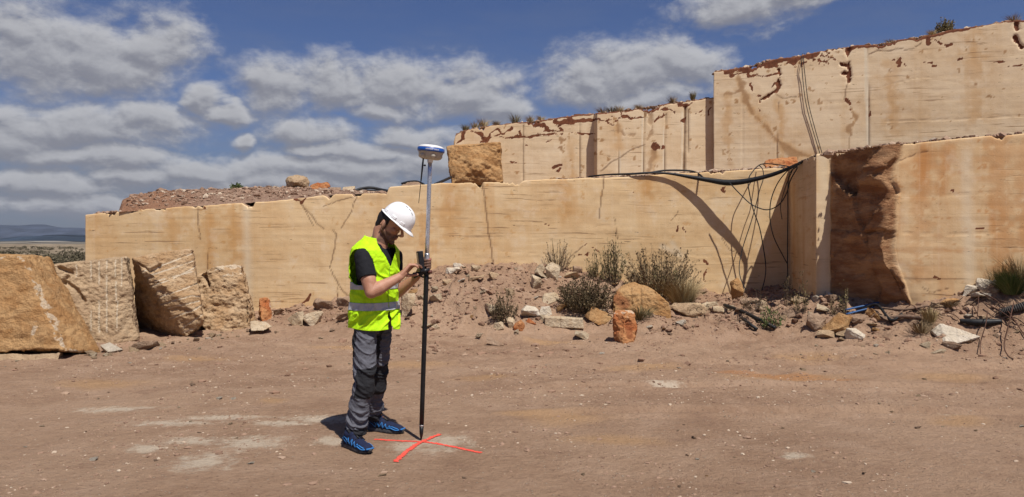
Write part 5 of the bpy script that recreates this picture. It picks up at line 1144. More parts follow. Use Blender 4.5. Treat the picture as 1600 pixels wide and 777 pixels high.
ground_rod('twig', [(1405, 452, 0.1), (1425, 458, 0.06), (1447, 470, 0.02)], 0.006, M_WOOD, 'dry twig leaning on the right-hand bench', 'twig', 0.01)
# ------------------------------------------------------------------ the surveyor
from mathutils.bvhtree import BVHTree
def nrm(v): v = np.asarray(v, float); return v / np.linalg.norm(v)
class Blob:
    """overlapping rounded pieces that are fused into one skin"""
    def __init__(s): s.mb = MB()
    def cap(s, a, b, ra, rb, sides=20):
        a = np.asarray(a, float); b = np.asarray(b, float); ax = b - a; L = np.linalg.norm(ax); ax = ax / L
        pts, rad = [], []
        for k in range(5): t = math.pi / 2 * (k + 0.35) / 5.35; pts.append(a - ax * ra * math.cos(t)); rad.append(ra * math.sin(t))
        for k in range(5): t = k / 4; pts.append(a + ax * L * t); rad.append(ra + (rb - ra) * t)
        for k in range(5): t = math.pi / 2 * (5 - k) / 5.35 - 0.08; pts.append(b + ax * rb * math.cos(max(t, 0.02))); rad.append(rb * max(math.sin(max(t, 0.02)), 0.02))
        V, F = tube_np(np.array(pts), np.array(rad), sides); s.mb.add(V, F)
    def chain(s, pts, rads, sides=20):
        for i in range(len(pts) - 1): s.cap(pts[i], pts[i + 1], rads[i], rads[i + 1], sides)
    def ell(s, c, axes, rad, n=18):
        c = np.asarray(c, float); A = [nrm(a) for a in axes]
        V = []; F = []
        for i in range(1, n):
            th = math.pi * i / n
            for k in range(2 * n):
                ph = math.pi * k / n
                V.append(c + A[0] * rad[0] * math.sin(th) * math.cos(ph) + A[1] * rad[1] * math.sin(th) * math.sin(ph) + A[2] * rad[2] * math.cos(th))
        V.append(c + A[2] * rad[2]); V.append(c - A[2] * rad[2]); m = 2 * n; t, b = len(V) - 2, len(V) - 1
        for i in range(n - 2):
            for k in range(m): F.append([i * m + k, (i + 1) * m + k, (i + 1) * m + (k + 1) % m, i * m + (k + 1) % m])
        for k in range(m): F.append([t, k, (k + 1) % m]); F.append([b, (n - 2) * m + (k + 1) % m, (n - 2) * m + k])
        s.mb.add(V, F)
    def skin(s, voxel, smooth=4, factor=0.5):
        me = s.mb.mesh('blob', [])
        bm = bmesh.new(); bm.from_mesh(me); bmesh.ops.recalc_face_normals(bm, faces=bm.faces[:]); bm.to_mesh(me); bm.free()
        return remesh(me, voxel, smooth, factor)
def A3(*p): return np.array(p, float)

PY = 5.45
fw = A3(math.cos(R(-30)), math.sin(R(-30)), 0); lf = A3(-fw[1], fw[0], 0); rt = -lf; upv = A3(0, 0, 1)
hipR, hipL = A3(-1.040, 5.375, 0.905), A3(-0.945, 5.545, 0.905)
kneR, kneL = P(569, 598, 5.27), P(588, 593, 5.60)
ankR, ankL = P(556, 672, 5.27), P(583, 657, 5.71)
ankR[2], ankL[2] = 0.105, 0.10
shR, shL = A3(-1.036, 5.285, 1.315), A3(-0.862, 5.605, 1.315)
elR, elL = P(580, 457, 5.19), P(613, 462, 5.60)
wrR, wrL = P(626, 432, 5.31), P(650, 434, 5.50)
neckb = P(591, 384, 5.45)
O = P(605, 352, 5.45)
yaw = R(-5); hf = A3(math.cos(yaw), math.sin(yaw), 0); hl = A3(-hf[1], hf[0], 0)
def frame(pitch): return hf * math.cos(R(pitch)) - upv * math.sin(R(pitch)), hf * math.sin(R(pitch)) + upv * math.cos(R(pitch))
F3, U3 = frame(30)
def H(f, l, u): return O + F3 * f + hl * l + U3 * u
HA = [F3, hl, U3]

def skin_mat():
    m, n, b = mat('tanned_skin', (0.40, 0.205, 0.13), 0.55, 0, 0.35)
    pos = n.new('ShaderNodeTexCoord').outputs['Object']
    f = n.noise(pos, 14.0, 5, 0.6); h = n.noise(pos, 300.0, 2, 0.6)
    c = n.mix(n.ramp(f, 0.3, 0.7), (0.36, 0.17, 0.105), (0.46, 0.245, 0.16))
    s = n.math('MULTIPLY', n.attr('stubble'), n.ramp(h, 0.25, 0.6, 0.75, 1.0))
    c = n.mix(s, c, (0.035, 0.022, 0.016)); c = n.mix(n.attr('lips'), c, (0.30, 0.10, 0.075))
    n.put(b.inputs['Base Color'], c); b.inputs['Subsurface Weight'].default_value = 0.06; b.inputs['Subsurface Radius'].default_value = (0.01, 0.004, 0.002)
    n.put(b.inputs['Normal'], n.bump(n.noise(pos, 90.0, 4, 0.6), 0.15, 0.003)); return m
M_SKIN = skin_mat()
person = empty('person', (-1.0, 5.47, 0.0), 'man in yellow vest, white hard hat and grey trousers looking down at a device', 'person')

# body: one fused skin from head to feet
B = Blob()
B.ell(H(0.004, 0, 0.045), HA, (0.088, 0.076, 0.095)); B.ell(H(0.030, 0, -0.012), HA, (0.068, 0.066, 0.080))
B.ell(H(0.052, 0, -0.058), HA, (0.052, 0.050, 0.040)); B.ell(H(0.088, 0, -0.088), HA, (0.022, 0.026, 0.020))
for s_ in (-1, 1):
    B.cap(H(0.0, 0.060 * s_, -0.035), H(0.07, 0.030 * s_, -0.082), 0.017, 0.015)                       # jaw line
    B.ell(H(0.068, 0.046 * s_, -0.004), HA, (0.026, 0.022, 0.020))                                      # cheekbone
    B.cap(H(0.096, 0.012 * s_, 0.040), H(0.080, 0.050 * s_, 0.038), 0.011, 0.011)                       # brow
    B.ell(H(0.083, 0.032 * s_, 0.016), HA, (0.013, 0.015, 0.011))                                       # eyelid
    B.ell(H(0.118, 0.013 * s_, -0.020), HA, (0.012, 0.009, 0.009))                                      # nostril wing
    ea = [nrm(F3 * 0.94 + hl * 0.35 * s_), hl * s_, nrm(U3 * 0.97 - F3 * 0.2)]
    B.ell(H(-0.010, 0.076 * s_, 0.002), ea, (0.019, 0.009, 0.032)); B.ell(H(-0.004, 0.074 * s_, -0.022), ea, (0.010, 0.008, 0.012))
    B.cap(H(-0.02, 0.080 * s_, 0.026), H(-0.026, 0.083 * s_, -0.008), 0.006, 0.005)
B.chain([H(0.098, 0, 0.036), H(0.118, 0, 0.012), H(0.134, 0, -0.012)], [0.010, 0.011, 0.012]); B.ell(H(0.126, 0, -0.022), HA, (0.010, 0.009, 0.007))
B.cap(H(0.103, -0.016, -0.042), H(0.103, 0.016, -0.042), 0.0085, 0.0085); B.cap(H(0.101, -0.014, -0.056), H(0.101, 0.014, -0.056), 0.0085, 0.0085)
B.ell(H(0.092, 0, -0.045), HA, (0.020, 0.032, 0.024))
B.chain([H(-0.016, 0, 0.0), H(-0.020, 0, -0.055), neckb + A3(0.006, 0, 0.0), neckb + A3(-0.02, 0, -0.08)], [0.058, 0.055, 0.060, 0.085])
B.cap(H(0.02, 0, -0.07), neckb + A3(0.02, 0, -0.02), 0.035, 0.045)
B.cap(neckb + A3(-0.02, 0, -0.02), shR + A3(0.03, 0.03, 0.0), 0.055, 0.05); B.cap(neckb + A3(-0.02, 0, -0.02), shL + A3(-0.02, -0.03, 0.0), 0.055, 0.05)
chest = P(586, 425, 5.45)
B.ell(chest + A3(0, 0, 0.02), [fw, lf, upv], (0.105, 0.150, 0.19)); B.ell(A3(-0.995, 5.46, 0.95), [fw, lf, upv], (0.095, 0.135, 0.17))
for sh, el, wr in ((shR, elR, wrR), (shL, elL, wrL)):
    m1 = sh + (el - sh) * 0.45; d_ = nrm(wr - el)
    B.chain([sh, m1, el], [0.054, 0.052, 0.043]); B.ell(m1 + (el - sh) * 0.12 + fw * 0.006, [nrm(el - sh), fw, lf], (0.10, 0.053, 0.050))
    B.chain([el, el + d_ * 0.07, el + (wr - el) * 0.62, wr], [0.043, 0.047, 0.037, 0.0275]); B.ell(el + d_ * 0.075 - upv * 0.004, [d_, upv, np.cross(d_, upv)], (0.075, 0.050, 0.045))
for hp, kn, an in ((hipR, kneR, ankR), (hipL, kneL, ankL)):
    B.chain([hp, kn, an + A3(0, 0, 0.01)], [0.075, 0.05, 0.030])
# right hand, reaching out to the device
K = P(642, 415.5, 5.355); la = nrm(A3(0.18, 0.93, -0.18)); ax = nrm(K - wrR)
B.cap(wrR, wrR + ax * 0.03, 0.027, 0.026)
for i, o_ in enumerate((-0.030, -0.010, 0.010, 0.029)):
    kn = K + la * o_ + ax * (0.0, 0.006, 0.008, 0.004)[i]
    B.cap(wrR + ax * 0.015 + la * o_ * 0.5, kn, 0.018, 0.0125, 12)
    ln = (0.80, 0.96, 1.0, 0.95)[i]
    d1 = nrm(A3(0.94, 0.12 - 0.05 * i, 0.02 + 0.03 * i)); d2 = nrm(A3(0.86, 0.2, -0.42 + 0.10 * i)); d3 = nrm(A3(0.60, 0.28, -0.74 + 0.16 * i))
    q1 = kn + d1 * 0.040 * ln; q2 = q1 + d2 * 0.026 * ln; q3 = q2 + d3 * 0.019 * ln
    B.chain([kn, q1, q2, q3], [0.0105, 0.0095, 0.0085, 0.0072], 12)
    if i == 3: tipR = q3
tb_ = wrR + ax * 0.03 + la * 0.026 - upv * 0.006; t1 = tb_ + nrm(A3(0.75, 0.45, -0.10)) * 0.042; t2 = t1 + nrm(A3(0.9, 0.15, 0.05)) * 0.030; t3 = t2 + nrm(A3(0.9, 0.0, 0.12)) * 0.022
B.chain([wrR + ax * 0.012 + la * 0.014, tb_, t1, t2, t3], [0.018, 0.0155, 0.0115, 0.0100, 0.0085], 12)
# left hand, closed round the pole
tipP = A3(-0.649, 5.44, 0.003); topP = P(672, 250, 5.44)
def pole(z): t = (z - tipP[2]) / (topP[2] - tipP[2]); return tipP + (topP - tipP) * t
axp = nrm(topP - tipP)
for i in range(4):
    z = 1.300 - 0.0195 * i; c = pole(z); rr_ = 0.0265
    ang = [125, 80, 30, -25, -75, -118][: 6 if i < 3 else 5]
    pts = [c + A3(math.cos(R(a)) * (rr_ + (0.012 if a > 100 else 0.004 if a > 60 else 0)), math.sin(R(a)) * (rr_ + (0.012 if a > 100 else 0.004 if a > 60 else 0)), -0.003 * j) for j, a in enumerate(ang)]
    B.chain(pts, [0.0110, 0.0105, 0.0100, 0.0095, 0.0090, 0.0078][:len(pts)], 12)
    B.cap(wrL + (pts[0] - wrL) * 0.18, pts[0], 0.020, 0.0125, 12)
tc_ = pole(1.262)
B.chain([wrL + nrm(tc_ - wrL) * 0.02, tc_ + A3(-0.034, 0.012, -0.008), tc_ + A3(-0.030, -0.012, 0.020), tc_ + A3(-0.020, -0.028, 0.038)], [0.022, 0.0145, 0.0110, 0.0090], 12)
B.cap(wrL, wrL + nrm(tc_ - wrL) * 0.04, 0.027, 0.024)
body = B.skin(0.0038, 3, 0.5); body.materials.append(M_SKIN)
co = getco(body); rel = co - O
lf_, ll_, lu_ = rel @ F3, rel @ hl, rel @ U3
inhead = (np.abs(ll_) < 0.12) & (lu_ > -0.125) & (lu_ < 0.16) & (lf_ > -0.14)
jaw = sstep(lu_, -0.022, -0.040) * sstep(lf_, -0.012, 0.012) * (lu_ > -0.125)
jaw = np.maximum(jaw, sstep(lf_, 0.022, 0.012) * sstep(lf_, -0.012, 0.0) * sstep(lu_, 0.055, 0.03) * (np.abs(ll_) > 0.05) * (lu_ > -0.06))
jaw = np.maximum(jaw, sstep(lu_, -0.024, -0.031) * (lf_ > 0.085) * (np.abs(ll_) < 0.035))
lips = (np.abs(ll_) < 0.021) & (lf_ > 0.095) & (lu_ < -0.041) & (lu_ > -0.060)
nse = fbm(co * 60, 2, 3)
stub = np.where(inhead & ~lips, jaw, 0) * np.clip(0.78 + 0.2 * nse, 0, 1)
brow = inhead * sstep(np.abs(lu_ - 0.046 + 0.12 * np.abs(np.abs(ll_) - 0.03)), 0.008, 0.004) * (lf_ > 0.07) * (np.abs(ll_) > 0.012) * (np.abs(ll_) < 0.052)
lash = inhead * sstep(np.abs(lu_ - 0.009), 0.004, 0.002) * (lf_ > 0.075) * (np.abs(ll_) > 0.02) * (np.abs(ll_) < 0.046)
setattr_f(body, 'stubble', np.maximum.reduce([stub, brow, lash * 0.9])); setattr_f(body, 'lips', (inhead & lips).astype(float))
link('body', body, parent=person)

# hair showing below the helmet
Hb = Blob(); Hb.ell(H(0.002, 0, 0.043), HA, (0.093, 0.0795, 0.099), 26); Hb.ell(H(-0.042, 0, -0.016), HA, (0.040, 0.052, 0.042), 20)
hm_ = Hb.skin(0.0045, 2); co = getco(hm_); rel = co - O; a_, b__, c_ = rel @ F3, rel @ hl, rel @ U3
keep = (a_ < 0.006 + 0.45 * np.maximum(c_ - 0.03, 0)) & (c_ > -0.050 - 0.3 * (a_ + 0.05)) & ~((a_ > -0.034) & (c_ < 0.028)) | ((a_ > -0.0) & (a_ < 0.020) & (c_ > 0.004))
_f4, _u4 = frame(40)
keep &= (rel @ _u4) < 0.078
bm = bmesh.new(); bm.from_mesh(hm_); bm.verts.ensure_lookup_table()
bmesh.ops.delete(bm, geom=[v_ for v_, k_ in zip(bm.verts, keep) if not k_], context='VERTS'); bm.to_mesh(hm_); bm.free()
co = getco(hm_); setco(hm_, co + getno(hm_) * (0.0025 * fbm(co * np.array([130, 130, 45]), 3, 5) + 0.001)[:, None])
M_HAIR = simple('dark_hair', (0.016, 0.011, 0.009), 0.6, 0.4, 200, 0.4); hm_.materials.append(M_HAIR); link('hair', hm_, parent=person)

# ---- hard hat
F4, U4 = frame(40)
def HH(f, l, u): return O + F4 * f + hl * l + U4 * u
hat_root = bpy.data.objects.new('hard_hat', None)
M_HAT = simple('white_helmet_plastic', (0.80, 0.80, 0.80), 0.28, 0.03, 12, 0.0, spec=0.5)
M_HATD = simple('dark_slot', (0.03, 0.03, 0.032), 0.6, 0.1, 12, 0.0)
M_BAND = simple('black_headband', (0.018, 0.018, 0.022), 0.6, 0.2, 40, 0.2)
CF, CU = 0.034, 0.072
def shell_pt(th, ph, off=0.0):
    """th 0 at the brim .. pi/2 at the crown; ph round the head, 0 = front"""
    ce, se = math.cos(th), math.sin(th); e_ = 0.86
    ce, se = ce ** e_, se ** e_ if se > 0 else 0
    f = (0.121 + off) * ce * math.cos(ph); l = (0.104 + off) * ce * math.sin(ph); u = (0.127 + off) * se
    rib = 0.0045 * math.exp(-((l) / 0.016) ** 2) * min(1, se * 3) + 0.003 * math.exp(-((abs(l) - 0.045) / 0.007) ** 2) * min(1, se * 2) * (1 if f < 0.09 else 0.3)
    u += rib
    return HH(CF + f, l, CU + u)
nt_, np_ = 36, 96
V = [shell_pt(math.pi / 2 * i / nt_, 2 * math.pi * k / np_) for i in range(nt_) for k in range(np_)] + [shell_pt(math.pi / 2, 0)]
Fc = [[i * np_ + k, i * np_ + (k + 1) % np_, (i + 1) * np_ + (k + 1) % np_, (i + 1) * np_ + k] for i in range(nt_ - 1) for k in range(np_)]
Fc += [[(nt_ - 1) * np_ + k, (nt_ - 1) * np_ + (k + 1) % np_, nt_ * np_] for k in range(np_)]
shellme = applied(mesh_np('hard_hat', np.array(V), Fc, [M_HAT]), [('SOLIDIFY', dict(thickness=0.003, offset=-1))])
hat = link('hard_hat', shellme, parent=person)
# brim, longer at the peak
def brim_w(ph): c = math.cos(ph); return 0.010 + 0.034 * max(c, 0) ** 2.2 + 0.004 * max(-c, 0)
V, Fc = [], []; rings = [(-0.002, 0.0), (0.0, 0.004), (0.35, 0.002), (0.7, -0.001), (1.0, -0.0045), (1.0, -0.0085), (0.6, -0.0055), (0.0, -0.003), (-0.002, -0.003)]
for t, du in rings:
    for k in range(np_):
        ph = 2 * math.pi * k / np_; w_ = brim_w(ph) * t
        V.append(HH(CF + (0.121 + w_) * math.cos(ph), (0.104 + w_) * math.sin(ph), CU + du - 0.010 * max(math.cos(ph), 0) ** 2 * max(t, 0)))
for i in range(len(rings) - 1):
    for k in range(np_): Fc.append([i * np_ + k, i * np_ + (k + 1) % np_, (i + 1) * np_ + (k + 1) % np_, (i + 1) * np_ + k])
link('brim', mesh_np('brim', np.array(V), Fc, [M_HAT]), parent=hat)
def patch(name, ph0, ph1, th0, th1, off, m, parent, n=6):
    V = [shell_pt(th0 + (th1 - th0) * i / n, ph0 + (ph1 - ph0) * k / n, off) for i in range(n + 1) for k in range(n + 1)]
    Fc = [[i * (n + 1) + k, i * (n + 1) + k + 1, (i + 1) * (n + 1) + k + 1, (i + 1) * (n + 1) + k] for i in range(n) for k in range(n)]
    me = applied(mesh_np(name, np.array(V), Fc, [m]), [('SOLIDIFY', dict(thickness=0.004, offset=-1))])
    return link(name, me, parent=parent)
for ph in (-95, -60, -140, 95, 60): patch('side_clip', R(ph - 9), R(ph + 9), 0.02, 0.16, 0.004, M_HAT, hat)
for (f0, l0) in ((0.0, -0.034), (0.030, -0.036), (0.060, -0.038), (0.0, 0.034), (0.050, 0.056), (0.060, 0.038)):
    V = []
    for df, dl in ((-0.009, -0.0025), (0.009, -0.0025), (0.009, 0.0025), (-0.009, 0.0025)):
        f_, l_ = f0 + df, l0 + dl; e_ = 2 / 0.86
        u_ = 0.127 * max(1 - (abs(f_) / 0.121) ** e_ * 1.0 - (abs(l_) / 0.104) ** e_, 0) ** (1 / e_) if False else 0
        rr2 = math.sqrt((f_ / 0.121) ** 2 + (l_ / 0.104) ** 2); th = math.acos(min(rr2, 1) ** (1 / 0.86)); ph = math.atan2(l_ / 0.104, f_ / 0.121)
        V.append(shell_pt(th, ph, 0.0015))
    me = applied(mesh_np('vent_slot', np.array(V), [[0, 1, 2, 3]], [M_HATD], False), [('SOLIDIFY', dict(thickness=0.002, offset=0))])
    link('vent_slot', me, parent=hat)
# headband ratchet below the back of the brim
V, Fc = [], []; n_ = 40
for i, (du, do) in enumerate(((0.0, -0.012), (0.0, -0.006), (-0.030, -0.004), (-0.030, -0.012))):
    for k in range(n_ + 1):
        ph = R(95 + 170 * k / n_); dip = 0.018 * max(math.cos(ph - math.pi), 0) ** 3
        V.append(HH(CF - 0.016 + (0.112 + do) * math.cos(ph), (0.094 + do) * math.sin(ph), CU - 0.004 + du - dip * (1 if i > 1 else 0.2)))
for i in range(4):
    for k in range(n_): Fc.append([i * (n_ + 1) + k, i * (n_ + 1) + k + 1, ((i + 1) % 4) * (n_ + 1) + k + 1, ((i + 1) % 4) * (n_ + 1) + k])
link('headband', mesh_np('headband', np.array(V), Fc, [M_BAND]), parent=hat)

# ---- T-shirt
def cloth(name, color, rough, weave=500.0, crease=0.4):
    m, n, b = mat(name, color, rough, 0, 0.15)
    pos = n.new('ShaderNodeTexCoord').outputs['Object']
    f = n.noise(pos, 16.0, 6, 0.6, 0.6); k = n.noise(pos, weave, 2, 0.5)
    n.put(b.inputs['Base Color'], n.mix(n.ramp(f, 0.3, 0.7), tuple(c * 0.85 for c in color), tuple(min(c * 1.12, 1) for c in color)))
    n.put(b.inputs['Normal'], n.bump(n.math('ADD', f, n.math('MULTIPLY', k, 0.12)), crease, 0.02)); return m, n, b
M_TEE = cloth('black_cotton', (0.016, 0.016, 0.019), 0.9)[0]
T = Blob()
T.ell(chest + A3(0, 0, 0.02), [fw, lf, upv], (0.118, 0.163, 0.21)); T.ell(A3(-0.985, 5.455, 0.98), [fw, lf, upv], (0.102, 0.140, 0.2))
T.cap(neckb + A3(-0.03, 0, -0.075), neckb + A3(-0.004, 0, -0.004), 0.10, 0.066)
for sh, el, nk in ((shR, elR, A3(0.03, 0.03, 0.0)), (shL, elL, A3(-0.02, -0.03, 0.0))):
    T.cap(neckb + A3(-0.02, 0, -0.035), sh + nk * 0.4, 0.055, 0.055); T.chain([sh, sh + (el - sh) * 0.34, sh + (el - sh) * 0.62], [0.060, 0.064, 0.063])
tee = T.skin(0.005, 5); co = getco(tee)
for sh, el in ((shR, elR), (shL, elL)):                               # cut the sleeves square
    ax_ = nrm(el - sh); s_ = (co - sh) @ ax_; cut = np.linalg.norm(el - sh) * 0.60
    rad_ = np.linalg.norm((co - sh) - s_[:, None] * ax_, axis=1); m_ = (s_ > cut) & (rad_ < 0.085) & (s_ < 0.35)
    co[m_] -= np.outer(s_[m_] - cut, ax_)
dn_ = (co - neckb) @ nrm(O - neckb); m_ = dn_ > 0.018; co[m_] -= np.outer(dn_[m_] - 0.018, nrm(O - neckb))
co += getno(tee) * (0.004 * fbm(co * 18, 3, 2))[:, None]; setco(tee, co); tee.materials.append(M_TEE); link('t_shirt', tee, parent=person)

# ---- trousers
def trousers():
    Q = Blob()
    Q.ell(A3(-0.993, 5.462, 0.92), [fw, lf, upv], (0.112, 0.158, 0.15)); Q.ell(A3(-0.998, 5.465, 0.86), [fw, lf, upv], (0.100, 0.142, 0.12))
    for hp, kn, an in ((hipR, kneR, ankR), (hipL, kneL, ankL)):
        m1 = hp + (kn - hp) * 0.5; m2 = kn + (an - kn) * 0.45 - fw * 0.012; hem = an + (an - kn) * -0.02
        Q.chain([hp - A3(0, 0, 0.01), m1, kn + fw * 0.006, m2, hem], [0.072, 0.080, 0.070, 0.067, 0.067])
        Q.cap(kn + fw * 0.02, kn + fw * 0.02 - A3(0, 0, 0.05), 0.060, 0.058)
    me = Q.skin(0.005, 6); co = getco(me); no = getno(me)
    zz = co[:, 2]
    q = co * np.array([9, 9, 22]); q[:, 2] += 14 * (co[:, 0] - co[:, 1])
    wr_ = 1.6 * (np.clip(1 - np.abs(fbm(q * np.array([0.7, 0.7, 0.8]), 3, 5)) * 2.6, 0, 1) ** 1.6) - 0.5
    k_ = (1 - 0.8 * sstep(zz, 0.80, 0.87)) * 0.5 + 1.3 * np.exp(-((zz - 0.16) / 0.09) ** 2) + 0.8 * np.exp(-((zz - 0.50) / 0.09) ** 2) + 0.5 * np.exp(-((zz - 0.73) / 0.05) ** 2)
    co = co + no * (0.0085 * k_ * wr_ + 0.003 * fbm(co * 40, 3, 8))[:, None]
    low = co[:, 2] < 0.085; co[low, 2] = 0.085 + (co[low, 2] - 0.085) * 0.15
    setco(me, co); pn = np.zeros(len(co))
    for hp, kn, an in ((hipR, kneR, ankR), (hipL, kneL, ankL)):
        mine = np.linalg.norm(co[:, :2] - (hp + (kn - hp) * np.clip((hp[2] - zz) / (hp[2] - kn[2]), 0, 1.2)[:, None])[:, :2], axis=1) < 0.115
        ctr = np.where(zz[:, None] > kn[2], hp + (kn - hp) * ((hp[2] - zz) / (hp[2] - kn[2]))[:, None], kn + (an - kn) * ((kn[2] - zz) / (kn[2] - an[2]))[:, None])
        r_ = co - ctr; fa = r_ @ fw; la_ = np.abs(r_ @ lf); side = r_ @ rt
        mine = np.linalg.norm(r_[:, :2], axis=1) < 0.13
        pad = mine & (zz < kn[2] + 0.115 + 0.25 * np.maximum(-side, -0.05)) & (zz > kn[2] - 0.095 - 0.2 * fa) & (fa > -0.012)
        pn = np.maximum(pn, pad)
        pn = np.maximum(pn, mine & (zz < 0.135) & (zz > 0.0))                                          # dark hem
    r_ = co - hipR; pn = np.maximum(pn, ((r_ @ rt) > 0.01) & ((r_ @ fw) < 0.012) & (zz > 0.62) & (zz < 0.86))   # side panel
    inner = ((co - (hipR + hipL) / 2) @ lf > -0.012) & ((co - (hipR + hipL) / 2) @ lf < 0.05) & (zz > 0.45) & ((co - hipL) @ fw > 0.0)
    pn = np.maximum(pn, inner)
    m, n, b = cloth('grey_trouser_cloth', (0.105, 0.105, 0.122), 0.8, 500, 0.6)
    bc = b.inputs['Base Color'].links[0].from_socket
    n.put(b.inputs['Base Color'], n.mix(n.ramp(n.attr('panel'), 0.35, 0.65), bc, (0.022, 0.022, 0.025)))
    me.materials.append(m); setattr_f(me, 'panel', pn); link('trousers', me, parent=person)
trousers()

# ---- safety vest
_vz = [0.70, 0.775, 0.86, 0.95, 1.05, 1.15, 1.25, 1.32, 1.365, 1.395, 1.425, 1.455]
_va = [0.186, 0.185, 0.180, 0.174, 0.172, 0.177, 0.188, 0.192, 0.186, 0.155, 0.112, 0.080]
_vb = [0.156, 0.155, 0.150, 0.142, 0.138, 0.140, 0.142, 0.136, 0.126, 0.108, 0.092, 0.084]
_vx = [584.5, 585, 585, 585, 585, 585, 585.5, 586, 587, 588.5, 590, 591]
def vest_pt(u, z, off=0.0):
    a, b = np.interp(z, _vz, _va) + off, np.interp(z, _vz, _vb) + off; cx = (np.interp(z, _vz, _vx) - 800) / FPX * PY
    cu, su = np.cos(u), np.sin(u); e_ = 0.88
    f = np.sign(cu) * np.abs(cu) ** e_ * b; l = np.sign(su) * np.abs(su) ** e_ * a
    q = np.stack([u * 2.2, z * 9, z * 0], 1); q[:, 0] += 1.2 * np.sin(z * 11)
    fold = (1.7 * np.clip(1 - 2.4 * np.abs(fbm(q * 0.9, 3, 33)), 0, 1) ** 1.5 - 0.5) * 0.0105 + 0.0035 * fbm(np.stack([u * 4, z * 15, u * 0], 1), 3, 37)
    k_ = 0.25 + 0.8 * sstep(z, 1.0, 0.93) * sstep(z, 0.80, 0.86) + 0.55 * sstep(z, 0.98, 1.08) * sstep(z, 1.30, 1.2)
    vert = 0.004 * np.sin(u * 7 + 2 * np.sin(z * 5)) * sstep(z, 1.05, 0.78)
    d = fold * k_ + vert
    flap = 0.035 * np.exp(-((u - 0.18) / 0.22) ** 2) * sstep(z, 1.02, 0.80)                             # the loose left front hangs forward
    x = cx + fw[0] * (f + d * cu + flap) + lf[0] * (l + d * su); y = PY + fw[1] * (f + d * cu + flap) + lf[1] * (l + d * su)
    zz = z + 0.02 * np.cos(u) * sstep(z, 1.30, 1.42) * -1.0 + 0.0 * z
    return np.stack([x, y, zz], 1)
nu, nz = 300, 150
us = np.linspace(-math.pi, math.pi, nu, endpoint=False); zs = np.linspace(0.812, 1.452, nz)
def vest_mesh(z0, z1, nzz, off, m, thick, hemwave=True, name='vest'):
    zz_ = np.linspace(z0, z1, nzz); Ug, Zg = np.meshgrid(us, zz_); u, z = Ug.ravel(), Zg.ravel()
    hem = z.copy()
    if hemwave: hem = z + (0.004 * np.sin(u * 3 + 0.8) + 0.010 * np.cos(u - 2.6) - 0.012 * np.exp(-((u - 0.16) / 0.2) ** 2)) * sstep(z, 0.95, 0.775)
    co = vest_pt(u, hem, off)
    dead = np.zeros(len(u), bool)
    for uc in (-math.pi / 2, math.pi / 2):
        dead |= ((u - uc - (R(6) if uc < 0 else -R(6))) / R(40)) ** 2 + ((z - 1.245) / np.where(z < 1.245, 0.125, 0.122)) ** 2 < 1
    vw = np.interp(z, [1.25, 1.29, 1.35, 1.40, 1.45], [0.0, 0.10, 0.26, 0.50, 0.95]); dead |= (np.abs(u + 0.04) < vw) & (z > 1.25)
    bk = np.interp(z, [1.42, 1.455], [0.0, 0.5]); dead |= (np.abs(np.abs(u) - math.pi) < bk) & (z > 1.43)
    sw = np.interp(z, [0.74, 0.93], [0.10, 0.012]); dead |= (np.abs(u + 0.10) < sw) & (z < 0.93)
    idx = (np.arange(nzz - 1)[:, None] * nu + np.arange(nu)[None, :]).ravel(); idn = (np.arange(nzz - 1)[:, None] * nu + (np.arange(nu)[None, :] + 1) % nu).ravel()
    Fq = np.stack([idx, idn, idn + nu, idx + nu], 1); Fq = Fq[~dead[Fq].any(1)]
    edge = np.zeros(len(u)); edge[np.unique(np.stack([idx, idn, idn + nu, idx + nu], 1)[dead[np.stack([idx, idn, idn + nu, idx + nu], 1)].any(1)])] = 1
    me = mesh_np(name, co, Fq, [m], True, {'edge': edge})
    bm = bmesh.new(); bm.from_mesh(me); bmesh.ops.delete(bm, geom=[v_ for v_ in bm.verts if not v_.link_faces], context='VERTS'); bm.to_mesh(me); bm.free()
    return applied(me, [('SMOOTH', dict(iterations=2)), ('SOLIDIFY', dict(thickness=thick, offset=0))])
mV, nV, bV = cloth('fluorescent_yellow_cloth', (0.50, 0.86, 0.012), 0.75, 700, 0.55)
bV.inputs['Specular IOR Level'].default_value = 0.2
vest = link('safety_vest', vest_mesh(0.812, 1.452, nz, 0.006, mV, 0.0025), parent=person)
mS, nS, bS = cloth('silver_reflective_tape', (0.42, 0.43, 0.44), 0.38, 700, 0.4); bS.inputs['Specular IOR Level'].default_value = 0.5
nV.put(bV.inputs['Base Color'], nV.mix(nV.math('MULTIPLY', nV.attr('edge'), 0.55), bV.inputs['Base Color'].links[0].from_socket, (0.20, 0.40, 0.01)))
zp = MB(); _zz = np.linspace(0.955, 1.245, 30); zp.tube(vest_pt(np.full(30, -0.10), _zz, 0.011), 0.0032, 6); link('zip', zp.mesh('zip', [simple('yellow_zip', (0.30, 0.52, 0.02), 0.6, 0.2, 300, 0.2)]), parent=vest)
link('reflective_tape', vest_mesh(1.085, 1.137, 12, 0.0105, mS, 0.0015, False), parent=vest)
link('reflective_tape', vest_mesh(0.940, 0.994, 12, 0.0105, mS, 0.0015, False), parent=vest)

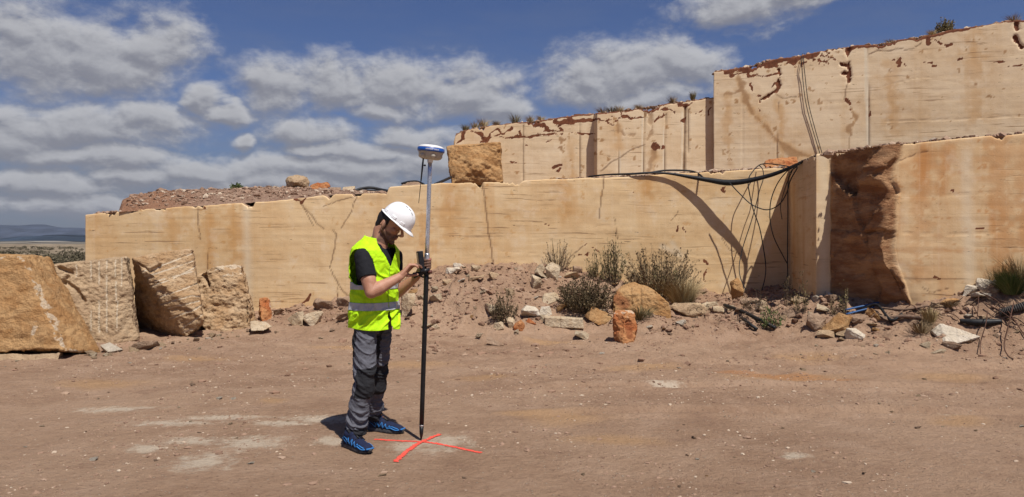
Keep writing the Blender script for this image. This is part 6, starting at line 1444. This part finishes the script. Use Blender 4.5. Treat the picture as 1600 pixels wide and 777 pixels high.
# ---- trail shoes
def shoe(heel, toe, seed):
    heel = A3(heel[0], heel[1], ghs(heel[0], heel[1])); d = A3(toe[0] - heel[0], toe[1] - heel[1], 0); L = 0.312; d = nrm(d); s = A3(-d[1], d[0], 0)
    def S3(a, b, c): return heel + d * a * L + s * b + upv * c
    AX = [d, s, upv]; Q = Blob()
    Q.ell(S3(0.15, 0, 0.052), AX, (0.042, 0.036, 0.045)); Q.ell(S3(0.32, 0, 0.060), AX, (0.075, 0.038, 0.042)); Q.ell(S3(0.55, 0, 0.045), AX, (0.085, 0.044, 0.036)); Q.ell(S3(0.76, 0, 0.036), AX, (0.068, 0.047, 0.030)); Q.ell(S3(0.88, 0, 0.030), AX, (0.034, 0.040, 0.024))
    Q.chain([S3(0.14, 0, 0.075), S3(0.22, 0, 0.095), S3(0.34, 0, 0.095)], [0.034, 0.040, 0.030])
    me = Q.skin(0.004, 4); me.materials.append(M_SHOE)
    up = link('shoe', me, parent=person)
    bvh = BVHTree.FromPolygons([Vector(tuple(v_.co)) + up.location + person.location for v_ in me.vertices], [tuple(p.vertices) for p in me.polygons])
    # sole outline
    tt = np.linspace(0, 2 * math.pi, 64, endpoint=False); V, Fc = [], []
    prof = [(0.0, 0.96, 0.0), (0.012, 1.02, 0.0), (0.024, 1.0, 0.0), (0.030, 0.93, 0.0)]
    for zt, sc, _ in prof:
        for k, t in enumerate(tt):
            a = 0.5 + 0.505 * math.cos(t) * sc; w = np.interp(a, [0, 0.1, 0.35, 0.7, 0.85, 1.0], [0.024, 0.036, 0.034, 0.048, 0.045, 0.02]) * sc
            lug = 0.004 * (k % 4 < 2) if zt == 0.0 else 0
            spring = 0.014 * max((a - 0.75) / 0.25, 0) ** 2
            V.append(S3(a, w * np.sign(math.sin(t)) * abs(math.sin(t)) ** 0.55, zt + lug + spring))
    n = 64
    for i in range(3):
        for k in range(n): Fc.append([i * n + k, i * n + (k + 1) % n, (i + 1) * n + (k + 1) % n, (i + 1) * n + k])
    Fc += [list(range(n))[::-1], [3 * n + k for k in range(n)]]
    link('sole', mesh_np('sole', np.array(V), Fc, [M_SOLE], False), parent=up)
    def on(a, sd, hgt):
        o = Vector(tuple(S3(a, 0.12 * sd, hgt))); r_ = bvh.ray_cast(o, Vector(tuple(-s * sd)))
        return np.array(r_[0]) + s * sd * 0.001 if r_[0] is not None else S3(a, 0.04 * sd, hgt)
    mbz = MB()
    for sd in (-1, 1):
        zz_ = [(0.26, 0.036), (0.33, 0.080), (0.38, 0.038), (0.45, 0.076), (0.50, 0.036), (0.56, 0.068), (0.61, 0.034), (0.67, 0.058), (0.72, 0.034)]
        pp = []
        for (a0, h0), (a1, h1) in zip(zz_[:-1], zz_[1:]):
            for q in np.linspace(0, 1, 6)[:-1]: pp.append(on(a0 + (a1 - a0) * q, sd, h0 + (h1 - h0) * q))
        mbz.tube(pp, 0.0032, 6)
        pp = [on(a, sd, 0.036 + 0.006 * math.sin(a * 20)) for a in np.linspace(0.60, 0.93, 14)]; mbz.tube(pp, 0.0045, 6)
        mbz.tube([on(a, sd, h) for a, h in ((0.68, 0.050), (0.75, 0.052), (0.83, 0.046), (0.90, 0.040))], 0.0040, 6)
    for sd in (-1, 1):
        for a_, h_ in ((0.22, 0.085), (0.16, 0.07)): mbz.tube([on(a_ - 0.05, sd, h_), on(a_ + 0.03, sd, h_ - 0.012), on(a_ + 0.10, sd, h_ - 0.03)], 0.0026, 6)
    pp = [S3(0.985 - 0.02 * abs(b) / 0.03, b, 0.036) for b in np.linspace(-0.03, 0.03, 7)]; mbz.tube(pp, 0.006, 6)
    link('overlay', mbz.mesh('overlay', [M_LBLUE]), parent=up)
    lb = MB()
    for a, h in ((0.40, 0.092), (0.46, 0.088), (0.52, 0.082), (0.58, 0.075)): lb.tube([S3(a, -0.022, h - 0.006), S3(a + 0.01, 0, h + 0.004), S3(a, 0.022, h - 0.006)], 0.003, 6)
    lb.tube([S3(0.36, 0, 0.100), S3(0.44, 0.002, 0.1), S3(0.56, 0.0, 0.086)], 0.006, 6)
    link('laces', lb.mesh('laces', [M_BLK]), parent=up)
    tb2 = MB(); tb2.tube([S3(0.33, 0, 0.128), S3(0.37, 0, 0.112), S3(0.42, 0, 0.104)], [0.010, 0.011, 0.006], 6)
    link('tongue_tab', tb2.mesh('tongue_tab', [M_ORNG]), parent=up)
M_SHOE = simple('navy_shoe_mesh', (0.009, 0.014, 0.042), 0.85, 0.4, 120, 0.3)
M_SOLE = simple('dark_rubber_sole', (0.070, 0.070, 0.074), 0.8, 0.3, 60, 0.2)
M_LBLUE = simple('bright_blue_trim', (0.03, 0.17, 0.44), 0.6, 0.15, 30, 0.0)
M_ORNG = simple('orange_tab', (0.62, 0.22, 0.03), 0.6, 0.1, 30, 0.0)
shoe((-1.168, 5.290), (-0.943, 5.080), 1)
shoe((-1.085, 5.745), (-0.835, 5.640), 2)

# ------------------------------------------------------------------ survey pole with its satellite receiver
M_ALU = simple('brushed_aluminium', (0.62, 0.63, 0.65), 0.32, 0.06, 80, 0.05, metal=0.85, spec=0.5)
M_CARB = simple('black_pole', (0.010, 0.010, 0.011), 0.42, 0.2, 50, 0.05)
M_RW_ = simple('receiver_white', (0.74, 0.72, 0.68), 0.35, 0.03, 20, 0.0, spec=0.5)
M_RB_ = simple('receiver_blue', (0.012, 0.075, 0.32), 0.35, 0.1, 20, 0.0, spec=0.5)
M_RG_ = simple('receiver_grey', (0.42, 0.38, 0.31), 0.5, 0.05, 20, 0.0)
M_PLB = simple('black_plastic', (0.014, 0.014, 0.016), 0.4, 0.2, 40, 0.05)
M_GLS = simple('dark_screen', (0.02, 0.025, 0.03), 0.1, 0.1, 5, 0.0, spec=0.6)
sp = empty('survey_pole', tuple(tipP), 'upright survey pole, silver above and black below, topped by a white and blue receiver', 'survey pole')
def ptube(name, z0, z1, r0, r1, m, parent, n=8, sides=24):
    V, Fc = tube_np([pole(z) for z in np.linspace(z0, z1, n)], np.linspace(r0, r1, n), sides)
    return link(name, mesh_np(name, np.array(V), Fc, [m]), parent=parent)
ptube('upper_tube', 1.30, 2.005, 0.0150, 0.0150, M_ALU, sp); ptube('lower_tube', 0.112, 1.305, 0.0165, 0.0178, M_CARB, sp)
ptube('collar', 1.285, 1.335, 0.0195, 0.0190, M_ALU, sp); ptube('collar', 0.104, 0.112, 0.0172, 0.0172, M_ALU, sp)
V, Fc = tube_np([pole(z) for z in (0.0, 0.012, 0.05, 0.104)], [0.0015, 0.006, 0.0135, 0.0165], 24); link('tip', mesh_np('tip', np.array(V), Fc, [M_CARB]), parent=sp)
ptube('top_adapter', 1.985, 2.012, 0.019, 0.022, M_ALU, sp)
ra = nrm(axp + A3(0.075, -0.03, 0)); rx_ = nrm(np.cross(A3(0, 1, 0), ra)); ry_ = np.cross(ra, rx_)
Cr = pole(2.008)
def lathe(prof, n=64, bumps=None):
    V, Fc = [], []
    for i, (r_, z) in enumerate(prof):
        for k in range(n):
            a = 2 * math.pi * k / n; q = r_ + (bumps(a, i) if bumps else 0)
            V.append(Cr + rx_ * q * math.cos(a) + ry_ * q * math.sin(a) + ra * z)
    for i in range(len(prof) - 1):
        for k in range(n): Fc.append([i * n + k, i * n + (k + 1) % n, (i + 1) * n + (k + 1) % n, (i + 1) * n + k])
    Fc += [list(range(n))[::-1], [(len(prof) - 1) * n + k for k in range(n)]]
    return np.array(V), Fc
rc = link('receiver', mesh_np('receiver', *lathe([(0.020, 0.0), (0.062, 0.0), (0.078, 0.008), (0.084, 0.030), (0.089, 0.048), (0.090, 0.0525)], 96, lambda a, i: (0, 0, -0.010, -0.007, -0.002, 0)[i] * (math.cos(a * 6 + 0.5) > 0.1)), [M_RG_]), parent=sp)
link('blue_band', mesh_np('blue_band', *lathe([(0.090, 0.0525), (0.0965, 0.054), (0.0975, 0.062), (0.0965, 0.078), (0.092, 0.080)]), [M_RB_]), parent=rc)
link('dome', mesh_np('dome', *lathe([(0.093, 0.0795), (0.091, 0.086), (0.078, 0.095), (0.055, 0.101), (0.028, 0.1035), (0.008, 0.104)]), [M_RW_]), parent=rc)
for k in range(6):                                                     # rounded guards under the band
    a = k * math.pi / 3 - 1.2; Q = Blob(); c = Cr + rx_ * 0.070 * math.cos(a) + ry_ * 0.070 * math.sin(a) + ra * 0.024
    Q.ell(c, [rx_ * math.cos(a) + ry_ * math.sin(a), -rx_ * math.sin(a) + ry_ * math.cos(a), ra], (0.018, 0.020, 0.018), 12)
    me = Q.mb.mesh('guard', [M_RG_]); link('guard', me, parent=rc)
lt = MB()                                                              # the white lettering on the band (too small to read in the photograph)
def band_pt(a, z): q = 0.0982; return Cr + rx_ * q * math.cos(a) + ry_ * q * math.sin(a) + ra * z
a0 = -math.pi / 2 - 0.28
for w0, nch in ((0.0, 9), (0.62, 6)):
    for j in range(nch):
        a = a0 + w0 + j * 0.062
        for da, z0_, z1_ in ((0.0, 0.0625, 0.0715), (0.036, 0.0625, 0.0715) if j % 3 else (0.018, 0.066, 0.0715)):
            p0, p1 = band_pt(a + da, z0_), band_pt(a + da, z1_); p2, p3 = band_pt(a + da + 0.013, z1_), band_pt(a + da + 0.013, z0_)
            lt.add([p0, p3, p2, p1], [[0, 1, 2, 3]])
        zb = (0.0625, 0.0665, 0.0702)[j % 3]; lt.add([band_pt(a, zb), band_pt(a + 0.045, zb), band_pt(a + 0.045, zb + 0.0018), band_pt(a, zb + 0.0018)], [[0, 1, 2, 3]])
link('lettering', lt.mesh('lettering', [M_RW_], False), parent=rc)
a = math.atan2(-0.035, -0.045); wb = Cr + rx_ * -0.046 + ry_ * -0.022 + ra * 0.004
wp = [wb, wb - ra * 0.05 + rx_ * -0.0005, wb - ra * 0.16, wb - ra * 0.335 + rx_ * 0.0015]
V, Fc = tube_np([wb + ra * 0.004, wb - ra * 0.030, wb - ra * 0.031, wb - ra * 0.060, wb - ra * 0.160, wb - ra * 0.170, wb - ra * 0.325], [0.006, 0.006, 0.0065, 0.0065, 0.0050, 0.0028, 0.0020], 10)
link('whip_antenna', mesh_np('whip_antenna', np.array(V), Fc, [M_PLB]), parent=sp)
Q = Blob(); Q.ell(wb - ra * 0.052 + rx_ * 0.016, [rx_, ry_, ra], (0.008, 0.006, 0.007), 10); Q.cap(wb - ra * 0.052, wb - ra * 0.052 + rx_ * 0.012, 0.003, 0.003, 8); link('knob', Q.mb.mesh('knob', [M_PLB]), parent=sp)
# clamp and cradle on the pole, device held in it
cz = 1.205; cc = pole(cz)
cl_ = empty('clamp', (0, 0, 0), None, None); cl_.parent = sp
ptube('clamp_ring', 1.185, 1.222, 0.027, 0.027, M_PLB, sp)
bpy.data.objects.remove(cl_)
ck = MB()
ck.tube([cc + A3(0.022, -0.02, 0.020), cc + A3(-0.02, -0.030, 0.002), cc + A3(-0.058, -0.036, -0.018), cc + A3(-0.085, -0.036, -0.040)], [0.014, 0.017, 0.016, 0.010], 8)
ck.tube([cc + A3(-0.055, -0.034, -0.010), cc + A3(-0.085, -0.050, -0.012), cc + A3(-0.095, -0.052, -0.032)], [0.010, 0.010, 0.007], 8)
ck.tube([cc + A3(-0.02, -0.028, -0.004), cc + A3(-0.040, -0.030, -0.030), cc + A3(-0.018, -0.02, -0.038)], [0.011, 0.010, 0.008], 8)
ck.tube([cc + A3(-0.03, -0.03, 0.0), cc + A3(-0.046, -0.034, 0.05)], [0.012, 0.010], 8)
link('cradle', ck.mesh('cradle', [M_PLB]), parent=sp)
kb = MB(); kb.tube([cc + A3(0.018, -0.022, -0.002), cc + A3(0.040, -0.030, 0.0)], [0.012, 0.013], 12); kb.tube([cc + A3(0.015, 0, -0.045), cc + A3(0.036, -0.01, -0.046)], [0.006, 0.006], 10)
link('clamp_knob', kb.mesh('clamp_knob', [simple('brown_knob', (0.10, 0.035, 0.025), 0.5, 0.2, 20, 0.0)]), parent=sp)
Md = Matrix.Rotation(R(-6), 3, 'Y') @ Matrix.Rotation(R(18), 3, 'Z')
dvc = P(657.2, 409, 5.405)
dv = MB(); dv.box(dvc, 0.036, 0.080, 0.150, Md)
dme = dv.mesh('handheld_device', [M_PLB], False)
dme = applied(dme, [('BEVEL', dict(width=0.006, segments=3))])
dev = link('handheld_device', dme, parent=sp)
sc_ = MB(); sc_.box(np.array(Md @ Vector((-0.0185, 0, 0.02))) + dvc, 0.002, 0.062, 0.085, Md); link('screen', sc_.mesh('screen', [M_GLS], False), parent=dev)
kp = MB()
for i in range(4):
    for j in range(3): kp.box(np.array(Md @ Vector((-0.0185, -0.018 + 0.018 * j, -0.035 - 0.010 * i))) + dvc, 0.003, 0.012, 0.006, Md)
link('keypad', kp.mesh('keypad', [M_RG_], False), parent=dev)

# ------------------------------------------------------------------ sprayed cross under the pole
def cross():
    r = np.random.default_rng(12); V, Fc, EW = [], [], []
    for pts, w0, w1 in (([(585, 687), (625, 689.5), (660, 691), (700, 697), (752, 708)], 0.044, 0.048), ([(688, 679.5), (660, 691), (640, 703), (617, 722)], 0.050, 0.056)):
        g_ = [A3((px - 800) / FPX * (CAMZ * FPX / (py - HOR)), CAMZ * FPX / (py - HOR), 0) for px, py in pts]
        c = spline(g_, 160); t = np.gradient(c, axis=0); t /= np.linalg.norm(t, axis=1)[:, None]; nn = np.stack([-t[:, 1], t[:, 0], t[:, 2] * 0], 1)
        m = 9; o = len(V); s_ = np.linspace(0, 1, 160)
        wl = np.interp(s_, [0, 1], [w0, w1]) * (0.5 + 0.30 * fbm(np.stack([s_ * 40, s_ * 0, s_ * 0], 1), 4, 3, 0.7)); wr2 = np.interp(s_, [0, 1], [w0, w1]) * (0.5 + 0.30 * fbm(np.stack([s_ * 40, s_ * 0 + 5, s_ * 0], 1), 4, 4, 0.7))
        for i in range(160):
            for k in range(m):
                q = k / (m - 1); EW.append(abs(q - 0.5) * 2); p = c[i] + nn[i] * (-wl[i] + (wl[i] + wr2[i]) * q); V.append(p)
        for i in range(159):
            for k in range(m - 1): Fc.append([o + i * m + k, o + i * m + k + 1, o + (i + 1) * m + k + 1, o + (i + 1) * m + k])
    V = np.array(V); half = len(V) // 2
    V[:, 2] = gh(V[:, 0], V[:, 1]) + 0.003; V[half:, 2] += 0.0025
    mm, n, b = mat('red_spray_paint', (0.72, 0.075, 0.045), 0.8, 0, 0.2)
    pos = n.new('ShaderNodeNewGeometry').outputs['Position']
    f = n.noise(pos, 70.0, 6, 0.7); c = n.mix(n.ramp(f, 0.35, 0.65), (0.66, 0.055, 0.035), (0.80, 0.125, 0.085))
    n.put(b.inputs['Alpha'], n.ramp(n.math('ADD', n.noise(pos, 48.0, 7, 0.78), n.math('MULTIPLY', n.math('POWER', n.attr('edgew'), 1.6), 0.42)), 0.78, 0.66))
    n.put(b.inputs['Base Color'], c); n.put(b.inputs['Normal'], n.bump(f, 0.6, 0.01))
    tag(link('paint_cross', mesh_np('paint_cross', V, Fc, [mm], True, {'edgew': EW}), loc=tuple(tipP)), 'red sprayed cross marking the ground under the tip of the pole', 'paint mark')
cross()
# ------------------------------------------------------------------ thin air haze over the far country
def haze():
    b = MB(); b.box((0, 2500, 120), 16000, 9000, 300)
    m = bpy.data.materials.new('haze'); m.use_nodes = True; n = NT(m.node_tree); n.n.clear()
    v_ = n.new('ShaderNodeVolumePrincipled'); v_.inputs['Color'].default_value = (0.80, 0.88, 1.0, 1); v_.inputs['Density'].default_value = 0.00006
    v_.inputs['Anisotropy'].default_value = 0.3
    o_ = n.new('ShaderNodeOutputMaterial'); n.l.new(v_.outputs[0], o_.inputs['Volume'])
    o = link('haze', b.mesh('haze', [m], False), loc=(0, 2500, 120)); tag(o, kind='stuff')
haze()
